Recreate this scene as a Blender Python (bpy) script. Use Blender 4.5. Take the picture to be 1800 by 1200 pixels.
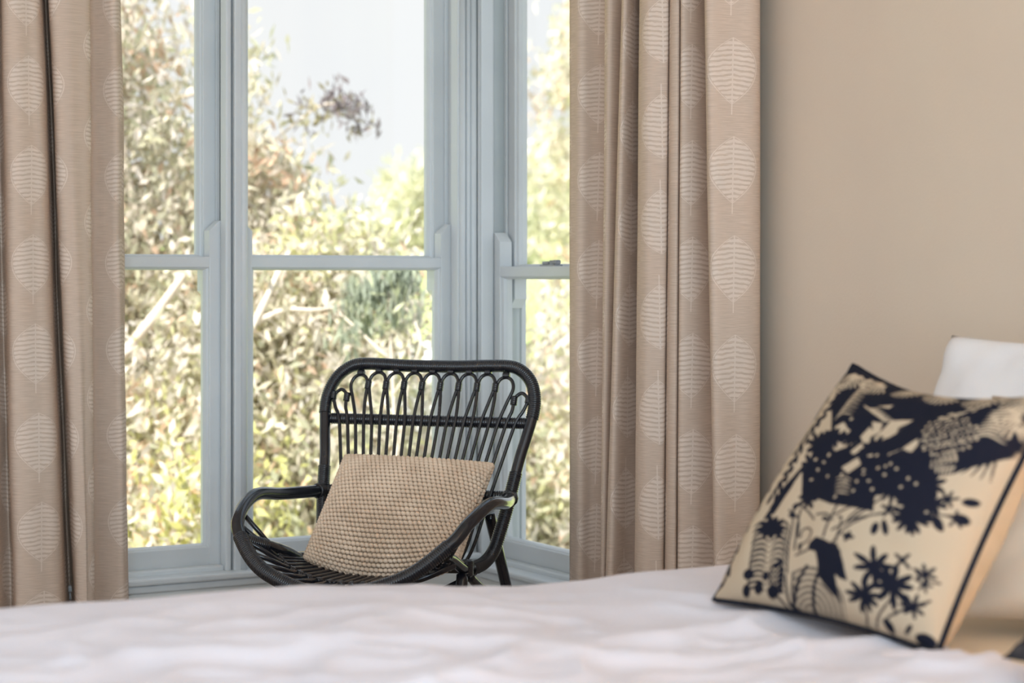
import bpy, bmesh, math, random
import numpy as np
from mathutils import Vector, Matrix, noise

# ------------------------------------------------------------------ scene, camera, world, light
scene = bpy.context.scene
for o in list(bpy.data.objects):
    bpy.data.objects.remove(o, do_unlink=True)
C = scene.collection
scene.view_settings.view_transform = 'Standard'
scene.view_settings.look = 'None'
scene.view_settings.exposure = 0.35
scene.view_settings.gamma = 1.0
scene.view_settings.use_curve_mapping = False

CAM = Vector((-2.447, -4.418, 1.05))
FWD = Vector((0.5, math.sqrt(3) / 2, 0))
RGT = Vector((math.sqrt(3) / 2, -0.5, 0))
cd = bpy.data.cameras.new('camera')
cam = bpy.data.objects.new('camera', cd)
C.objects.link(cam)
cam.location = CAM
cam.rotation_euler = (math.radians(90), 0, math.radians(-30))
cd.sensor_width = 36.0
cd.lens = 70.0
cd.shift_y = -115.0 / 1800.0
cd.clip_end = 500
cd.dof.use_dof = True
cd.dof.focus_distance = 4.08
cd.dof.aperture_fstop = 4.2
scene.camera = cam

world = bpy.data.worlds.new('sky')
scene.world = world
world.use_nodes = True
wn = world.node_tree.nodes
wl = world.node_tree.links
wn.clear()
w_out = wn.new('ShaderNodeOutputWorld')
w_bg = wn.new('ShaderNodeBackground')
w_tc = wn.new('ShaderNodeTexCoord')
w_sep = wn.new('ShaderNodeSeparateXYZ')
w_ramp = wn.new('ShaderNodeValToRGB')
w_ramp.color_ramp.elements[0].position = 0.0
w_ramp.color_ramp.elements[0].color = (0.93, 0.95, 0.98, 1)
w_ramp.color_ramp.elements[1].position = 0.6
w_ramp.color_ramp.elements[1].color = (0.60, 0.76, 1.0, 1)
w_noise = wn.new('ShaderNodeTexNoise')
w_noise.inputs['Scale'].default_value = 3.5
w_noise.inputs['Detail'].default_value = 5
w_cr = wn.new('ShaderNodeValToRGB')
w_cr.color_ramp.elements[0].position = 0.40
w_cr.color_ramp.elements[1].position = 0.68
w_mix = wn.new('ShaderNodeMix')
w_mix.data_type = 'RGBA'
w_mix.inputs['B'].default_value = (0.95, 0.96, 0.97, 1)
wl.new(w_tc.outputs['Generated'], w_sep.inputs[0])
wl.new(w_sep.outputs['Z'], w_ramp.inputs[0])
wl.new(w_tc.outputs['Generated'], w_noise.inputs['Vector'])
wl.new(w_noise.outputs[0], w_cr.inputs[0])
wl.new(w_cr.outputs[0], w_mix.inputs['Factor'])
wl.new(w_ramp.outputs[0], w_mix.inputs['A'])
wl.new(w_mix.outputs['Result'], w_bg.inputs['Color'])
w_bg.inputs['Strength'].default_value = 0.80
wl.new(w_bg.outputs[0], w_out.inputs[0])

def add_light(name, kind, loc, energy, color, aim=None, size=None, size_y=None):
    ld = bpy.data.lights.new(name, kind)
    ld.energy = energy
    ld.color = color
    if size is not None:
        if kind == 'AREA':
            ld.shape = 'RECTANGLE'
            ld.size = size
            ld.size_y = size_y or size
        elif kind == 'SUN':
            ld.angle = size
        else:
            ld.shadow_soft_size = size
    o = bpy.data.objects.new(name, ld)
    o.location = loc
    if aim is not None:
        o.rotation_euler = Vector(aim).to_track_quat('-Z', 'Y').to_euler()
    C.objects.link(o)
    return o

add_light('sun', 'SUN', (0, 0, 20), 8.2, (1.0, 0.955, 0.90), aim=FWD * 0.55 + RGT * 0.40 - Vector((0, 0, 0.72)), size=math.radians(4.0))
add_light('overhead_fill', 'AREA', (-2.3, -3.3, 2.52), 8.0, (0.66, 0.86, 1.0), aim=(0, 0, -1), size=1.6)  # added soft fill from overhead to brighten the bed
add_light('rear_fill', 'AREA', (-2.9, -6.3, 1.45), 92.0, (0.62, 0.85, 1.0), aim=(0.1, 1, -0.02), size=3.2, size_y=2.0)  # added unseen fill behind the camera, standing in for window daylight

# ------------------------------------------------------------------ helpers
def tag(o, label=None, cat=None, group=None, kind=None):
    if label: o['label'] = label
    if cat: o['category'] = cat
    if group: o['group'] = group
    if kind: o['kind'] = kind
    return o

def empty(name, loc=(0, 0, 0), rz=0.0, parent=None):
    o = bpy.data.objects.new(name, None)
    o.empty_display_size = 0.1
    C.objects.link(o)
    o.location = loc
    o.rotation_euler = (0, 0, rz)
    o.parent = parent
    return o

def link_mesh(name, me, mat, parent=None, smooth=False):
    o = bpy.data.objects.new(name, me)
    C.objects.link(o)
    if mat is not None and not me.materials:
        me.materials.append(mat)
    o.parent = parent
    if smooth:
        me.polygons.foreach_set('use_smooth', [True] * len(me.polygons))
    return o

def obj(name, verts, faces, mat, parent=None, smooth=False):
    me = bpy.data.meshes.new(name)
    me.from_pydata([tuple(v) for v in verts], [], faces)
    me.update()
    return link_mesh(name, me, mat, parent, smooth)

class MB:
    """collects shapes of ONE part"""
    def __init__(self):
        self.v = []; self.f = []
    def add(self, vs, fs):
        n = len(self.v)
        self.v += [tuple(p) for p in vs]
        self.f += [tuple(i + n for i in q) for q in fs]
        return self
    def box(self, a, b, bev=0.0):
        bm = bmesh.new()
        bmesh.ops.create_cube(bm, size=1.0)
        for v in bm.verts:
            for k in range(3):
                v.co[k] = (a[k] + b[k]) / 2 + v.co[k] * (b[k] - a[k])
        if bev > 0:
            bmesh.ops.bevel(bm, geom=list(bm.edges), offset=bev, segments=2, affect='EDGES', profile=0.5)
        bm.verts.index_update()
        self.add([v.co[:] for v in bm.verts], [[v.index for v in f.verts] for f in bm.faces])
        bm.free()
        return self
    def prism(self, poly, axis, lo, hi):
        """poly: 2D points in the two other axes (cyclic order), extruded along axis"""
        n = len(poly)
        def mk(p, t):
            if axis == 0: return (t, p[0], p[1])
            if axis == 1: return (p[0], t, p[1])
            return (p[0], p[1], t)
        vs = [mk(p, lo) for p in poly] + [mk(p, hi) for p in poly]
        fs = [tuple(range(n))[::-1], tuple(range(n, 2 * n))]
        fs += [(i, (i + 1) % n, n + (i + 1) % n, n + i) for i in range(n)]
        return self.add(vs, fs)
    def tube(self, pts, rad, seg=10, caps=True, closed=False):
        pts = [Vector(p) for p in pts]
        n = len(pts)
        rads = rad if hasattr(rad, '__len__') else [rad] * n
        tang = []
        for i in range(n):
            if closed:
                t = pts[(i + 1) % n] - pts[i - 1]
            else:
                t = pts[min(i + 1, n - 1)] - pts[max(i - 1, 0)]
            tang.append(t.normalized() if t.length > 1e-9 else Vector((0, 0, 1)))
        ref = Vector((0, 0, 1)) if abs(tang[0].z) < 0.9 else Vector((1, 0, 0))
        nrm = (ref - tang[0] * ref.dot(tang[0])).normalized()
        vs = []
        for i in range(n):
            nrm = (nrm - tang[i] * nrm.dot(tang[i])).normalized()
            b = tang[i].cross(nrm)
            for k in range(seg):
                a = 2 * math.pi * k / seg
                vs.append(pts[i] + (nrm * math.cos(a) + b * math.sin(a)) * rads[i])
        fs = []
        for i in range(n if closed else n - 1):
            j = (i + 1) % n
            for k in range(seg):
                fs.append((i * seg + k, i * seg + (k + 1) % seg, j * seg + (k + 1) % seg, j * seg + k))
        if caps and not closed:
            fs.append(tuple(range(seg))[::-1])
            fs.append(tuple((n - 1) * seg + k for k in range(seg)))
        return self.add(vs, fs)
    def xf(self, fn):
        self.v = [tuple(fn(p)) for p in self.v]
        return self
    def build(self, name, mat, parent=None, smooth=False):
        me = bpy.data.meshes.new(name)
        me.from_pydata(self.v, [], self.f)
        bm = bmesh.new(); bm.from_mesh(me)
        bmesh.ops.recalc_face_normals(bm, faces=list(bm.faces))
        bm.to_mesh(me); bm.free()
        me.update()
        o = link_mesh(name, me, mat, parent, smooth)
        return o

def catmull(P, n=8):
    P = [Vector(p) for p in P]
    Q = [2 * P[0] - P[1]] + P + [2 * P[-1] - P[-2]]
    out = []
    for i in range(1, len(Q) - 2):
        for k in range(n):
            t = k / n
            out.append(0.5 * (2 * Q[i] + (Q[i + 1] - Q[i - 1]) * t + (2 * Q[i - 1] - 5 * Q[i] + 4 * Q[i + 1] - Q[i + 2]) * t * t + (3 * Q[i] - Q[i - 1] - 3 * Q[i + 1] + Q[i + 2]) * t ** 3))
    out.append(P[-1].copy())
    return out

def resample(pts, step):
    pts = [Vector(p) for p in pts]
    d = [0.0]
    for a, b in zip(pts, pts[1:]):
        d.append(d[-1] + (b - a).length)
    n = max(2, int(round(d[-1] / step)) + 1)
    out = []; j = 0
    for i in range(n):
        s = d[-1] * i / (n - 1)
        while j < len(d) - 2 and d[j + 1] < s: j += 1
        t = (s - d[j]) / max(1e-9, d[j + 1] - d[j])
        out.append(pts[j].lerp(pts[j + 1], t))
    return out

def sub_path(pts, s0, s1):
    """piece of a path between two fractions of its length"""
    q = resample(pts, 0.002)
    n = len(q)
    return q[int(s0 * (n - 1)):int(s1 * (n - 1)) + 1]

# ------------------------------------------------------------------ materials
def mat_base(name, color, rough=0.6, spec=0.3):
    m = bpy.data.materials.new(name)
    m.use_nodes = True
    b = m.node_tree.nodes['Principled BSDF']
    b.inputs['Base Color'].default_value = (*color, 1)
    b.inputs['Roughness'].default_value = rough
    b.inputs['Specular IOR Level'].default_value = spec
    return m, m.node_tree.nodes, m.node_tree.links, b

def noise_mat(name, c1, c2, scale, rough=0.6, spec=0.3, bump=0.0, bump_scale=None, stretch=(1, 1, 1), bump_dist=0.002):
    m, N, Lk, b = mat_base(name, c1, rough, spec)
    tc = N.new('ShaderNodeTexCoord'); mp = N.new('ShaderNodeMapping')
    mp.inputs['Scale'].default_value = stretch
    Lk.new(tc.outputs['Object'], mp.inputs[0])
    n = N.new('ShaderNodeTexNoise'); n.inputs['Scale'].default_value = scale; n.inputs['Detail'].default_value = 4
    Lk.new(mp.outputs[0], n.inputs['Vector'])
    r = N.new('ShaderNodeValToRGB')
    r.color_ramp.elements[0].position = 0.35; r.color_ramp.elements[0].color = (*c1, 1)
    r.color_ramp.elements[1].position = 0.65; r.color_ramp.elements[1].color = (*c2, 1)
    Lk.new(n.outputs[0], r.inputs[0]); Lk.new(r.outputs[0], b.inputs['Base Color'])
    if bump > 0:
        n2 = N.new('ShaderNodeTexNoise'); n2.inputs['Scale'].default_value = bump_scale or scale * 4; n2.inputs['Detail'].default_value = 3
        Lk.new(mp.outputs[0], n2.inputs['Vector'])
        bp = N.new('ShaderNodeBump'); bp.inputs['Strength'].default_value = bump; bp.inputs['Distance'].default_value = bump_dist
        Lk.new(n2.outputs[0], bp.inputs['Height']); Lk.new(bp.outputs[0], b.inputs['Normal'])
    return m

M = {}
M['wall'] = noise_mat('wall_paint', (0.70, 0.575, 0.465), (0.72, 0.595, 0.48), 3, 0.85, 0.2, 0.15, 160)
M['white_wall'] = noise_mat('white_paint_wall', (0.78, 0.78, 0.76), (0.80, 0.80, 0.78), 3, 0.8, 0.2)
M['paint'] = noise_mat('gloss_window_paint', (0.655, 0.68, 0.70), (0.695, 0.72, 0.74), 6, 0.38, 0.4, 0.08, 40)
M['ceiling'] = noise_mat('ceiling_paint', (0.82, 0.81, 0.79), (0.84, 0.83, 0.81), 3, 0.9, 0.1)
M['timber'] = noise_mat('floor_timber', (0.22, 0.16, 0.11), (0.32, 0.24, 0.17), 9, 0.45, 0.4, 0.1, 60, (1, 12, 1))
M['cane'] = noise_mat('black_cane', (0.007, 0.009, 0.015), (0.016, 0.017, 0.023), 30, 0.17, 0.5, 0.08, 90)
M['wrap'] = noise_mat('black_cane_binding', (0.007, 0.009, 0.015), (0.018, 0.019, 0.025), 60, 0.22, 0.5)
M['metal'] = noise_mat('dull_metal', (0.22, 0.23, 0.25), (0.36, 0.37, 0.40), 40, 0.4, 0.5)
M['linen_white'] = noise_mat('white_bed_linen', (0.725, 0.70, 0.765), (0.765, 0.735, 0.795), 6, 0.9, 0.15, 0.25, 220, bump_dist=0.001)
M['sheet'] = noise_mat('sheet_warmlit', (0.78, 0.66, 0.51), (0.82, 0.70, 0.55), 6, 0.9, 0.15, 0.2, 220, bump_dist=0.001)  # warm lamp light on the sheet is put into this base colour
M['pillow'] = noise_mat('white_pillowcase', (0.80, 0.78, 0.80), (0.84, 0.82, 0.83), 8, 0.9, 0.15, 0.2, 200, bump_dist=0.001)
M['pillow_warmlit'] = noise_mat('pillowcase_warmlit', (0.68, 0.57, 0.46), (0.73, 0.62, 0.51), 8, 0.9, 0.15, 0.2, 200, bump_dist=0.001)  # beige tone paints the lamp's warm glow onto a pale pillow
M['base'] = noise_mat('bed_base_fabric', (0.40, 0.37, 0.34), (0.46, 0.43, 0.40), 60, 0.9, 0.1)
M['wood_dark'] = noise_mat('dark_wood', (0.07, 0.045, 0.03), (0.11, 0.07, 0.045), 14, 0.5, 0.4, stretch=(1, 1, 8))
M['knit'] = noise_mat('knit_yarn', (0.72, 0.55, 0.41), (0.84, 0.67, 0.52), 14, 0.9, 0.1, 0.5, 500, bump_dist=0.001)
M['knit_back'] = noise_mat('knit_ground', (0.30, 0.235, 0.17), (0.38, 0.30, 0.22), 60, 0.95, 0.05)
M['dark_fabric'] = noise_mat('charcoal_fabric', (0.03, 0.028, 0.032), (0.07, 0.06, 0.06), 60, 0.95, 0.1)
M['navy'] = noise_mat('navy_piping', (0.008, 0.009, 0.016), (0.016, 0.017, 0.026), 60, 0.85, 0.2)
M['grass'] = noise_mat('lawn', (0.34, 0.42, 0.16), (0.50, 0.56, 0.24), 0.8, 0.95, 0.05, 0.5, 30, bump_dist=0.03)
M['bark'] = noise_mat('pale_gum_bark', (0.62, 0.52, 0.42), (0.80, 0.72, 0.62), 5, 0.9, 0.1, 0.3, 30, (1, 1, 0.3), 0.01)
M['white_metal'] = noise_mat('white_sheet_metal', (0.80, 0.80, 0.80), (0.86, 0.86, 0.86), 3, 0.6, 0.3)
M['brass'] = noise_mat('lamp_base_metal', (0.30, 0.22, 0.12), (0.36, 0.27, 0.15), 20, 0.35, 0.6)

for k_ in ('cane', 'wrap'):
    b_ = M[k_].node_tree.nodes['Principled BSDF']
    b_.inputs['Coat Weight'].default_value = 0.3; b_.inputs['Coat Roughness'].default_value = 0.10

# window glass: a thin clear pane with a faint reflection
m = bpy.data.materials.new('window_glass'); m.use_nodes = True
N = m.node_tree.nodes; Lk = m.node_tree.links; N.clear()
o_ = N.new('ShaderNodeOutputMaterial'); tr = N.new('ShaderNodeBsdfTransparent'); gl = N.new('ShaderNodeBsdfGlossy')
gl.inputs['Roughness'].default_value = 0.02
tr.inputs['Color'].default_value = (0.985, 0.99, 0.985, 1)
lw_ = N.new('ShaderNodeLayerWeight'); lw_.inputs['Blend'].default_value = 0.5
pw_n = N.new('ShaderNodeMath'); pw_n.operation = 'POWER'; pw_n.inputs[1].default_value = 5.0
fr = N.new('ShaderNodeMath'); fr.operation = 'MULTIPLY_ADD'; fr.inputs[1].default_value = 0.5; fr.inputs[2].default_value = 0.02
Lk.new(lw_.outputs['Facing'], pw_n.inputs[0]); Lk.new(pw_n.outputs[0], fr.inputs[0])
mx = N.new('ShaderNodeMixShader')
Lk.new(fr.outputs[0], mx.inputs[0]); Lk.new(tr.outputs[0], mx.inputs[1]); Lk.new(gl.outputs[0], mx.inputs[2]); Lk.new(mx.outputs[0], o_.inputs[0])
M['glass'] = m

# leaves: colour per leaf from the mesh, lit from both sides
def leaf_mat(name):
    m = bpy.data.materials.new(name); m.use_nodes = True
    N = m.node_tree.nodes; Lk = m.node_tree.links; N.clear()
    out = N.new('ShaderNodeOutputMaterial')
    at = N.new('ShaderNodeAttribute'); at.attribute_name = 'leaf_color'
    d = N.new('ShaderNodeBsdfDiffuse'); t = N.new('ShaderNodeBsdfTranslucent'); mx = N.new('ShaderNodeMixShader')
    mx.inputs[0].default_value = 0.45
    Lk.new(at.outputs['Color'], d.inputs['Color']); Lk.new(at.outputs['Color'], t.inputs['Color'])
    Lk.new(d.outputs[0], mx.inputs[1]); Lk.new(t.outputs[0], mx.inputs[2]); Lk.new(mx.outputs[0], out.inputs[0])
    return m
M['leaf'] = leaf_mat('gum_leaf')

# curtain cloth: linen with printed skeleton leaves, in metres of cloth
def curtain_mat(name, u_off, v_off, base1, base2, leafc):
    m, N, Lk, b = mat_base(name, base1, 0.92, 0.1)
    def math_(op, a, bb=None, c=None):
        n = N.new('ShaderNodeMath'); n.operation = op
        for i, x in enumerate((a, bb, c)):
            if x is None: continue
            if isinstance(x, (int, float)): n.inputs[i].default_value = x
            else: Lk.new(x, n.inputs[i])
        return n.outputs[0]
    uv = N.new('ShaderNodeUVMap'); uv.uv_map = 'cloth'
    sp = N.new('ShaderNodeSeparateXYZ'); Lk.new(uv.outputs[0], sp.inputs[0])
    PU, PV = 0.135, 0.194
    jn = N.new('ShaderNodeTexNoise'); jn.inputs['Scale'].default_value = 60; Lk.new(uv.outputs[0], jn.inputs['Vector'])
    u = math_('MULTIPLY', math_('ADD', sp.outputs[0], u_off), 1 / PU)
    col = math_('FLOOR', u)
    fx = math_('MULTIPLY', math_('SUBTRACT', math_('FRACT', u), 0.5), PU)
    par = math_('FLOORED_MODULO', col, 2.0)
    v = math_('ADD', math_('MULTIPLY', math_('ADD', sp.outputs[1], v_off), 1 / PV), math_('MULTIPLY', par, 0.5))
    fy0 = math_('MULTIPLY', math_('SUBTRACT', math_('FRACT', v), 0.5), PV)
    flip = math_('SUBTRACT', math_('MULTIPLY', par, 2.0), 1.0)          # columns alternate up / down
    fy = math_('MULTIPLY', fy0, flip)
    ax = math_('ABSOLUTE', math_('ADD', fx, math_('MULTIPLY', fy, 0.03)))
    HL, HW = 0.066, 0.051
    t = math_('DIVIDE', fy, HL)
    tc = math_('MINIMUM', math_('ABSOLUTE', t), 1.0)
    w = math_('MULTIPLY', math_('POWER', math_('SUBTRACT', 1.0, math_('POWER', tc, 2.0)), 0.95), math_('ADD', HW, math_('MULTIPLY', t, -0.008)))
    inside = math_('GREATER_THAN', math_('SUBTRACT', w, ax), 0.0)
    ring = math_('LESS_THAN', math_('SUBTRACT', w, ax), 0.0022)
    wob = math_('MULTIPLY', math_('SUBTRACT', jn.outputs[0], 0.5), 0.006)
    ph = math_('ADD', math_('SUBTRACT', fy, math_('MULTIPLY', ax, 0.12)), wob)
    s = math_('SINE', math_('MULTIPLY', ph, 2 * math.pi / 0.0098))
    stripe = math_('MULTIPLY', math_('GREATER_THAN', s, -0.25), math_('GREATER_THAN', math_('SUBTRACT', w, ax), 0.004))
    rib = math_('LESS_THAN', ax, 0.0014)
    lines = math_('MAXIMUM', math_('MAXIMUM', ring, stripe), rib)
    mask = math_('MULTIPLY', inside, lines)
    stem = math_('MULTIPLY', math_('LESS_THAN', ax, 0.0012), math_('MULTIPLY', math_('GREATER_THAN', t, 0.98), math_('LESS_THAN', t, 1.3)))
    mask = math_('MAXIMUM', mask, stem)
    mp = N.new('ShaderNodeMapping'); mp.inputs['Scale'].default_value = (28, 650, 1)
    Lk.new(uv.outputs[0], mp.inputs[0])
    n1 = N.new('ShaderNodeTexNoise'); n1.inputs['Scale'].default_value = 1.0; n1.inputs['Detail'].default_value = 4; Lk.new(mp.outputs[0], n1.inputs['Vector'])
    rp = N.new('ShaderNodeValToRGB')
    rp.color_ramp.elements[0].position = 0.35; rp.color_ramp.elements[0].color = (*base1, 1)
    rp.color_ramp.elements[1].position = 0.65; rp.color_ramp.elements[1].color = (*base2, 1)
    Lk.new(n1.outputs[0], rp.inputs[0])
    mx = N.new('ShaderNodeMix'); mx.data_type = 'RGBA'
    Lk.new(math_('MULTIPLY', mask, math_('ADD', 0.45, math_('MULTIPLY', n1.outputs[0], 0.6))), mx.inputs['Factor'])
    Lk.new(rp.outputs[0], mx.inputs['A']); mx.inputs['B'].default_value = (*leafc, 1)
    Lk.new(mx.outputs['Result'], b.inputs['Base Color'])
    bp = N.new('ShaderNodeBump'); bp.inputs['Strength'].default_value = 0.25; bp.inputs['Distance'].default_value = 0.0008
    Lk.new(n1.outputs[0], bp.inputs['Height']); Lk.new(bp.outputs[0], b.inputs['Normal'])
    return m

# ------------------------------------------------------------------ the room shell
# wall frames: (u along the wall to the right as seen from the room, v outwards, z)
def BACK(p): return (p[0], p[1], p[2])
def HEAD(p): return (p[1], -p[0], p[2])
ROOMX, ROOMY, CEIL = -5.2, -6.4, 2.6
DZ3 = -0.022

fl = MB()
fl.box((ROOMX, ROOMY, -0.06), (0.2, 0.2, -0.012)).build('floor', M['timber'])
floor = bpy.data.objects['floor']
tag(floor, kind='structure')
pw = 0.14
k = 0
plank_meshes = {}
x = ROOMX
random.seed(5)
while x < -0.001:
    w_ = min(pw, -x)
    key = round(w_, 3)
    if key not in plank_meshes:
        mb = MB().box((0, ROOMY, -0.012), (w_ - 0.002, 0.0, 0.0), 0.001)
        po = mb.build('floor_plank', M['timber'], floor)
        plank_meshes[key] = po.data
    else:
        po = bpy.data.objects.new('floor_plank', plank_meshes[key]); C.objects.link(po); po.parent = floor
    po.location = (x, 0, 0)
    x += pw

tag(MB().box((ROOMX, ROOMY, CEIL), (0.5, 0.5, CEIL + 0.15)).build('ceiling', M['ceiling']), kind='structure')
wb = MB()
wb.box((ROOMX, 0, -0.05), (0.0, 0.2, 0.33))
wb.box((ROOMX, 0, 1.96), (0.0, 0.2, CEIL))
wb.box((ROOMX, 0, 0.33), (-1.25, 0.2, 1.96))
tag(wb.build('wall_back', M['wall']), kind='structure')
wr = MB()
wr.box((-0.2, 0, -0.05), (-ROOMY, 0.2, 0.308))
wr.box((-0.2, 0, 1.96), (-ROOMY, 0.2, CEIL))
wr.box((0.655, 0, 0.308), (-ROOMY, 0.2, 1.96))
wr.xf(HEAD)
tag(wr.build('wall_right', M['wall']), kind='structure')
tag(MB().box((-1.3, -0.016, 0.0), (-0.016, 0.0, 0.12), 0.004).build('baseboard_back', M['paint']), kind='structure')
tag(MB().box((0.016, -0.016, 0.0), (-ROOMY, 0.0, 0.12), 0.004).xf(HEAD).build('baseboard_right', M['paint']), kind='structure')

# ------------------------------------------------------------------ windows
def sash_frame(u0, u1, v0, v1, zb, zt, bot, top, st=0.038, mo=0.010):
    mb = MB()
    b = 0.0025
    mb.box((u0, v0, zb), (u0 + st, v1, zt), b)
    mb.box((u1 - st, v0, zb), (u1, v1, zt), b)
    mb.box((u0 + st - 0.002, v0 + 0.001, zb), (u1 - st + 0.002, v1, zb + bot), b)
    mb.box((u0 + st - 0.002, v0 + 0.001, zt - top), (u1 - st + 0.002, v1, zt), b)
    # ovolo glazing moulding inside the frame, set back from the face
    va, vb_ = v0 + 0.006, v1 - 0.004
    for (a, c) in ((u0 + st, 1), (u1 - st, -1)):
        poly = [(a - 0.001 * c, va), (a + mo * 0.5 * c, va + 0.003), (a + mo * c, va + 0.012), (a + mo * c, vb_), (a - 0.001 * c, vb_)]
        mb.prism(poly, 2, zb + bot - 0.001, zt - top + 0.001)
    for (a, c) in ((zb + bot, 1), (zt - top, -1)):
        mm = 0.006
        poly = [(va, a - 0.001 * c), (va + 0.003, a + mm * 0.5 * c), (va + 0.012, a + mm * c), (vb_, a + mm * c), (vb_, a - 0.001 * c)]
        mb.prism(poly, 0, u0 + st, u1 - st)
    return mb

def window(n, T, u0, u1, dz, label):
    root = empty('window_%d' % n, T(((u0 + u1) / 2, 0.06, 0.36 + dz)))
    inv = Vector(root.location)
    tag(root, label, kind='structure')
    def put(mb, name, mat, parent=root, smooth=False):
        mb.xf(T)
        mb.xf(lambda p: (p[0] - inv.x, p[1] - inv.y, p[2] - inv.z))
        return mb.build(name, mat, parent, smooth)
    zb, zt = 0.36 + dz, 1.92
    zm0, zm1 = 1.070 + dz, 1.096 + dz
    for (a, c) in ((u0, 1), (u1, -1)):
        lo, hi = sorted((a, a + 0.015 * c))
        put(MB().box((lo, 0.008, zb - 0.01), (hi, 0.045, zt), 0.004), 'staff_bead', M['paint'])
        lo, hi = sorted((a, a + 0.010 * c))
        put(MB().box((lo, 0.0835, zb - 0.01), (hi, 0.0895, zt), 0.001), 'parting_bead', M['paint'])
        lo, hi = sorted((a, a + 0.012 * c))
        put(MB().box((lo, 0.128, zb - 0.01), (hi, 0.142, zt), 0.002), 'outer_stop', M['paint'])
    put(MB().box((u0, 0.0, zt), (u1, 0.142, zt + 0.04), 0.002), 'head_lining', M['paint'])
    put(MB().box((u0 + 0.015, 0.018, zb - 0.012), (u1 - 0.015, 0.045, zb + 0.004), 0.004), 'sill_bead', M['paint'])
    put(MB().prism([(0.046, zb - 0.02), (0.046, zb - 0.001), (0.18, zb - 0.028), (0.21, zb - 0.035), (0.21, zb - 0.07), (0.046, zb - 0.07)], 0, u0, u1), 'outer_sill', M['paint'])
    # lower sash, on the room side
    a, b = u0 + 0.003, u1 - 0.003
    lower = put(sash_frame(a, b, 0.047, 0.082, zb, zm1, 0.046, zm1 - zm0), 'lower_sash', M['paint'])
    put(MB().box((a + 0.046, 0.062, zb + 0.044), (b - 0.046, 0.065, zm0 + 0.002)), 'glass_pane', M['glass'], lower)
    upper = put(sash_frame(a, b, 0.091, 0.126, zm0, zt, zm1 - zm0, 0.05), 'upper_sash', M['paint'])
    put(MB().box((a + 0.046, 0.106, zm1 - 0.002), (b - 0.046, 0.109, zt - 0.048)), 'glass_pane', M['glass'], upper)
    for (e, c) in ((a, 1), (b, -1)):
        i = e + 0.038 * c
        put(MB().prism([(e, zm1 - 0.002), (i, zm1 - 0.002), (i, zm1 + 0.062), (e + 0.012 * c, zm1 + 0.086), (e, zm1 + 0.086)], 1, 0.047, 0.082), 'sash_horn', M['paint'], lower)
        put(MB().prism([(e, zm0 + 0.002), (i, zm0 + 0.002), (i, zm0 - 0.056), (e + 0.014 * c, zm0 - 0.080), (e, zm0 - 0.080)], 1, 0.091, 0.126), 'sash_horn', M['paint'], upper)
    return root, put, zm1

window(1, BACK, -1.20, -0.66, 0.0, 'sash window beside the left curtain in the back wall')
window(2, BACK, -0.632, -0.036, 0.0, 'wide sash window behind the black cane chair')
w3, put3, zm3 = window(3, HEAD, -0.005, 0.60, DZ3, 'sash window of the right wall, half covered by the curtain')
latch = put3(MB().box((0.228, 0.050, zm3 - 0.001), (0.298, 0.074, zm3 + 0.004), 0.001), 'sash_lock', M['metal'])
put3(MB().box((0.232, 0.054, zm3 + 0.004), (0.262, 0.064, zm3 + 0.012), 0.002), 'lock_arm', M['metal'], latch)
put3(MB().tube([(0.272, 0.062, zm3 + 0.004), (0.272, 0.062, zm3 + 0.014)], 0.009, 12), 'lock_pivot', M['metal'], latch)
put3(MB().box((0.280, 0.054, zm3 + 0.004), (0.297, 0.070, zm3 + 0.015), 0.003), 'lock_catch', M['metal'], latch)

# posts and mouldings between the windows
def post(name, T, a, b, z0, z1, v1=0.145):
    return tag(MB().box((a, 0.0, z0), (b, v1, z1), 0.003).xf(T).build(name, M['paint']), kind='structure')
post('trim_1', BACK, -1.25, -1.20, 0.34, 1.96)
t2 = post('trim_2', BACK, -0.656, -0.632, 0.34, 1.96)
MB().tube([(-0.632, 0.002, 0.352), (-0.632, 0.002, 1.95)], 0.0085, 12).build('bead', M['paint'], t2, True)
# corner post: a core and a run of round mouldings
t3 = MB().box((-0.036, 0.020, 0.30), (0.145, 0.145, 1.96), 0.002).build('trim_3', M['paint'])
tag(t3, kind='structure')
for (bx_, by_, br_) in ((-0.0375, 0.006, 0.0078), (-0.0215, 0.007, 0.0062), (-0.004, 0.013, 0.0105), (0.0105, 0.003, 0.0052)):
    MB().tube([(bx_, by_, 0.33), (bx_, by_, 1.95)], br_, 14).build('corner_bead', M['paint'], t3, True)
post('trim_4', HEAD, 0.60, 0.655, 0.31, 1.96)
# stools (window boards) and aprons
tag(MB().box((-1.27, -0.030, 0.336), (0.0, 0.046, 0.352), 0.005).build('trim_5', M['paint']), kind='structure')
tag(MB().box((0.030, -0.030, 0.314), (0.67, 0.046, 0.330), 0.005).xf(HEAD).build('trim_6', M['paint']), kind='structure')
ap = MB().box((-1.25, -0.014, 0.12), (-0.014, 0.0, 0.336), 0.002).build('trim_7', M['white_wall'])
tag(ap, kind='structure')
MB().box((-1.26, -0.022, 0.318), (-0.014, -0.012, 0.336), 0.004).build('cove_strip', M['paint'], ap)
ap2 = MB().box((0.014, -0.014, 0.12), (0.66, 0.0, 0.314), 0.002).xf(HEAD).build('trim_8', M['white_wall'])
tag(ap2, kind='structure')
MB().box((0.022, -0.022, 0.294), (0.665, -0.012, 0.314), 0.004).xf(HEAD).build('cove_strip', M['paint'], ap2)

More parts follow.
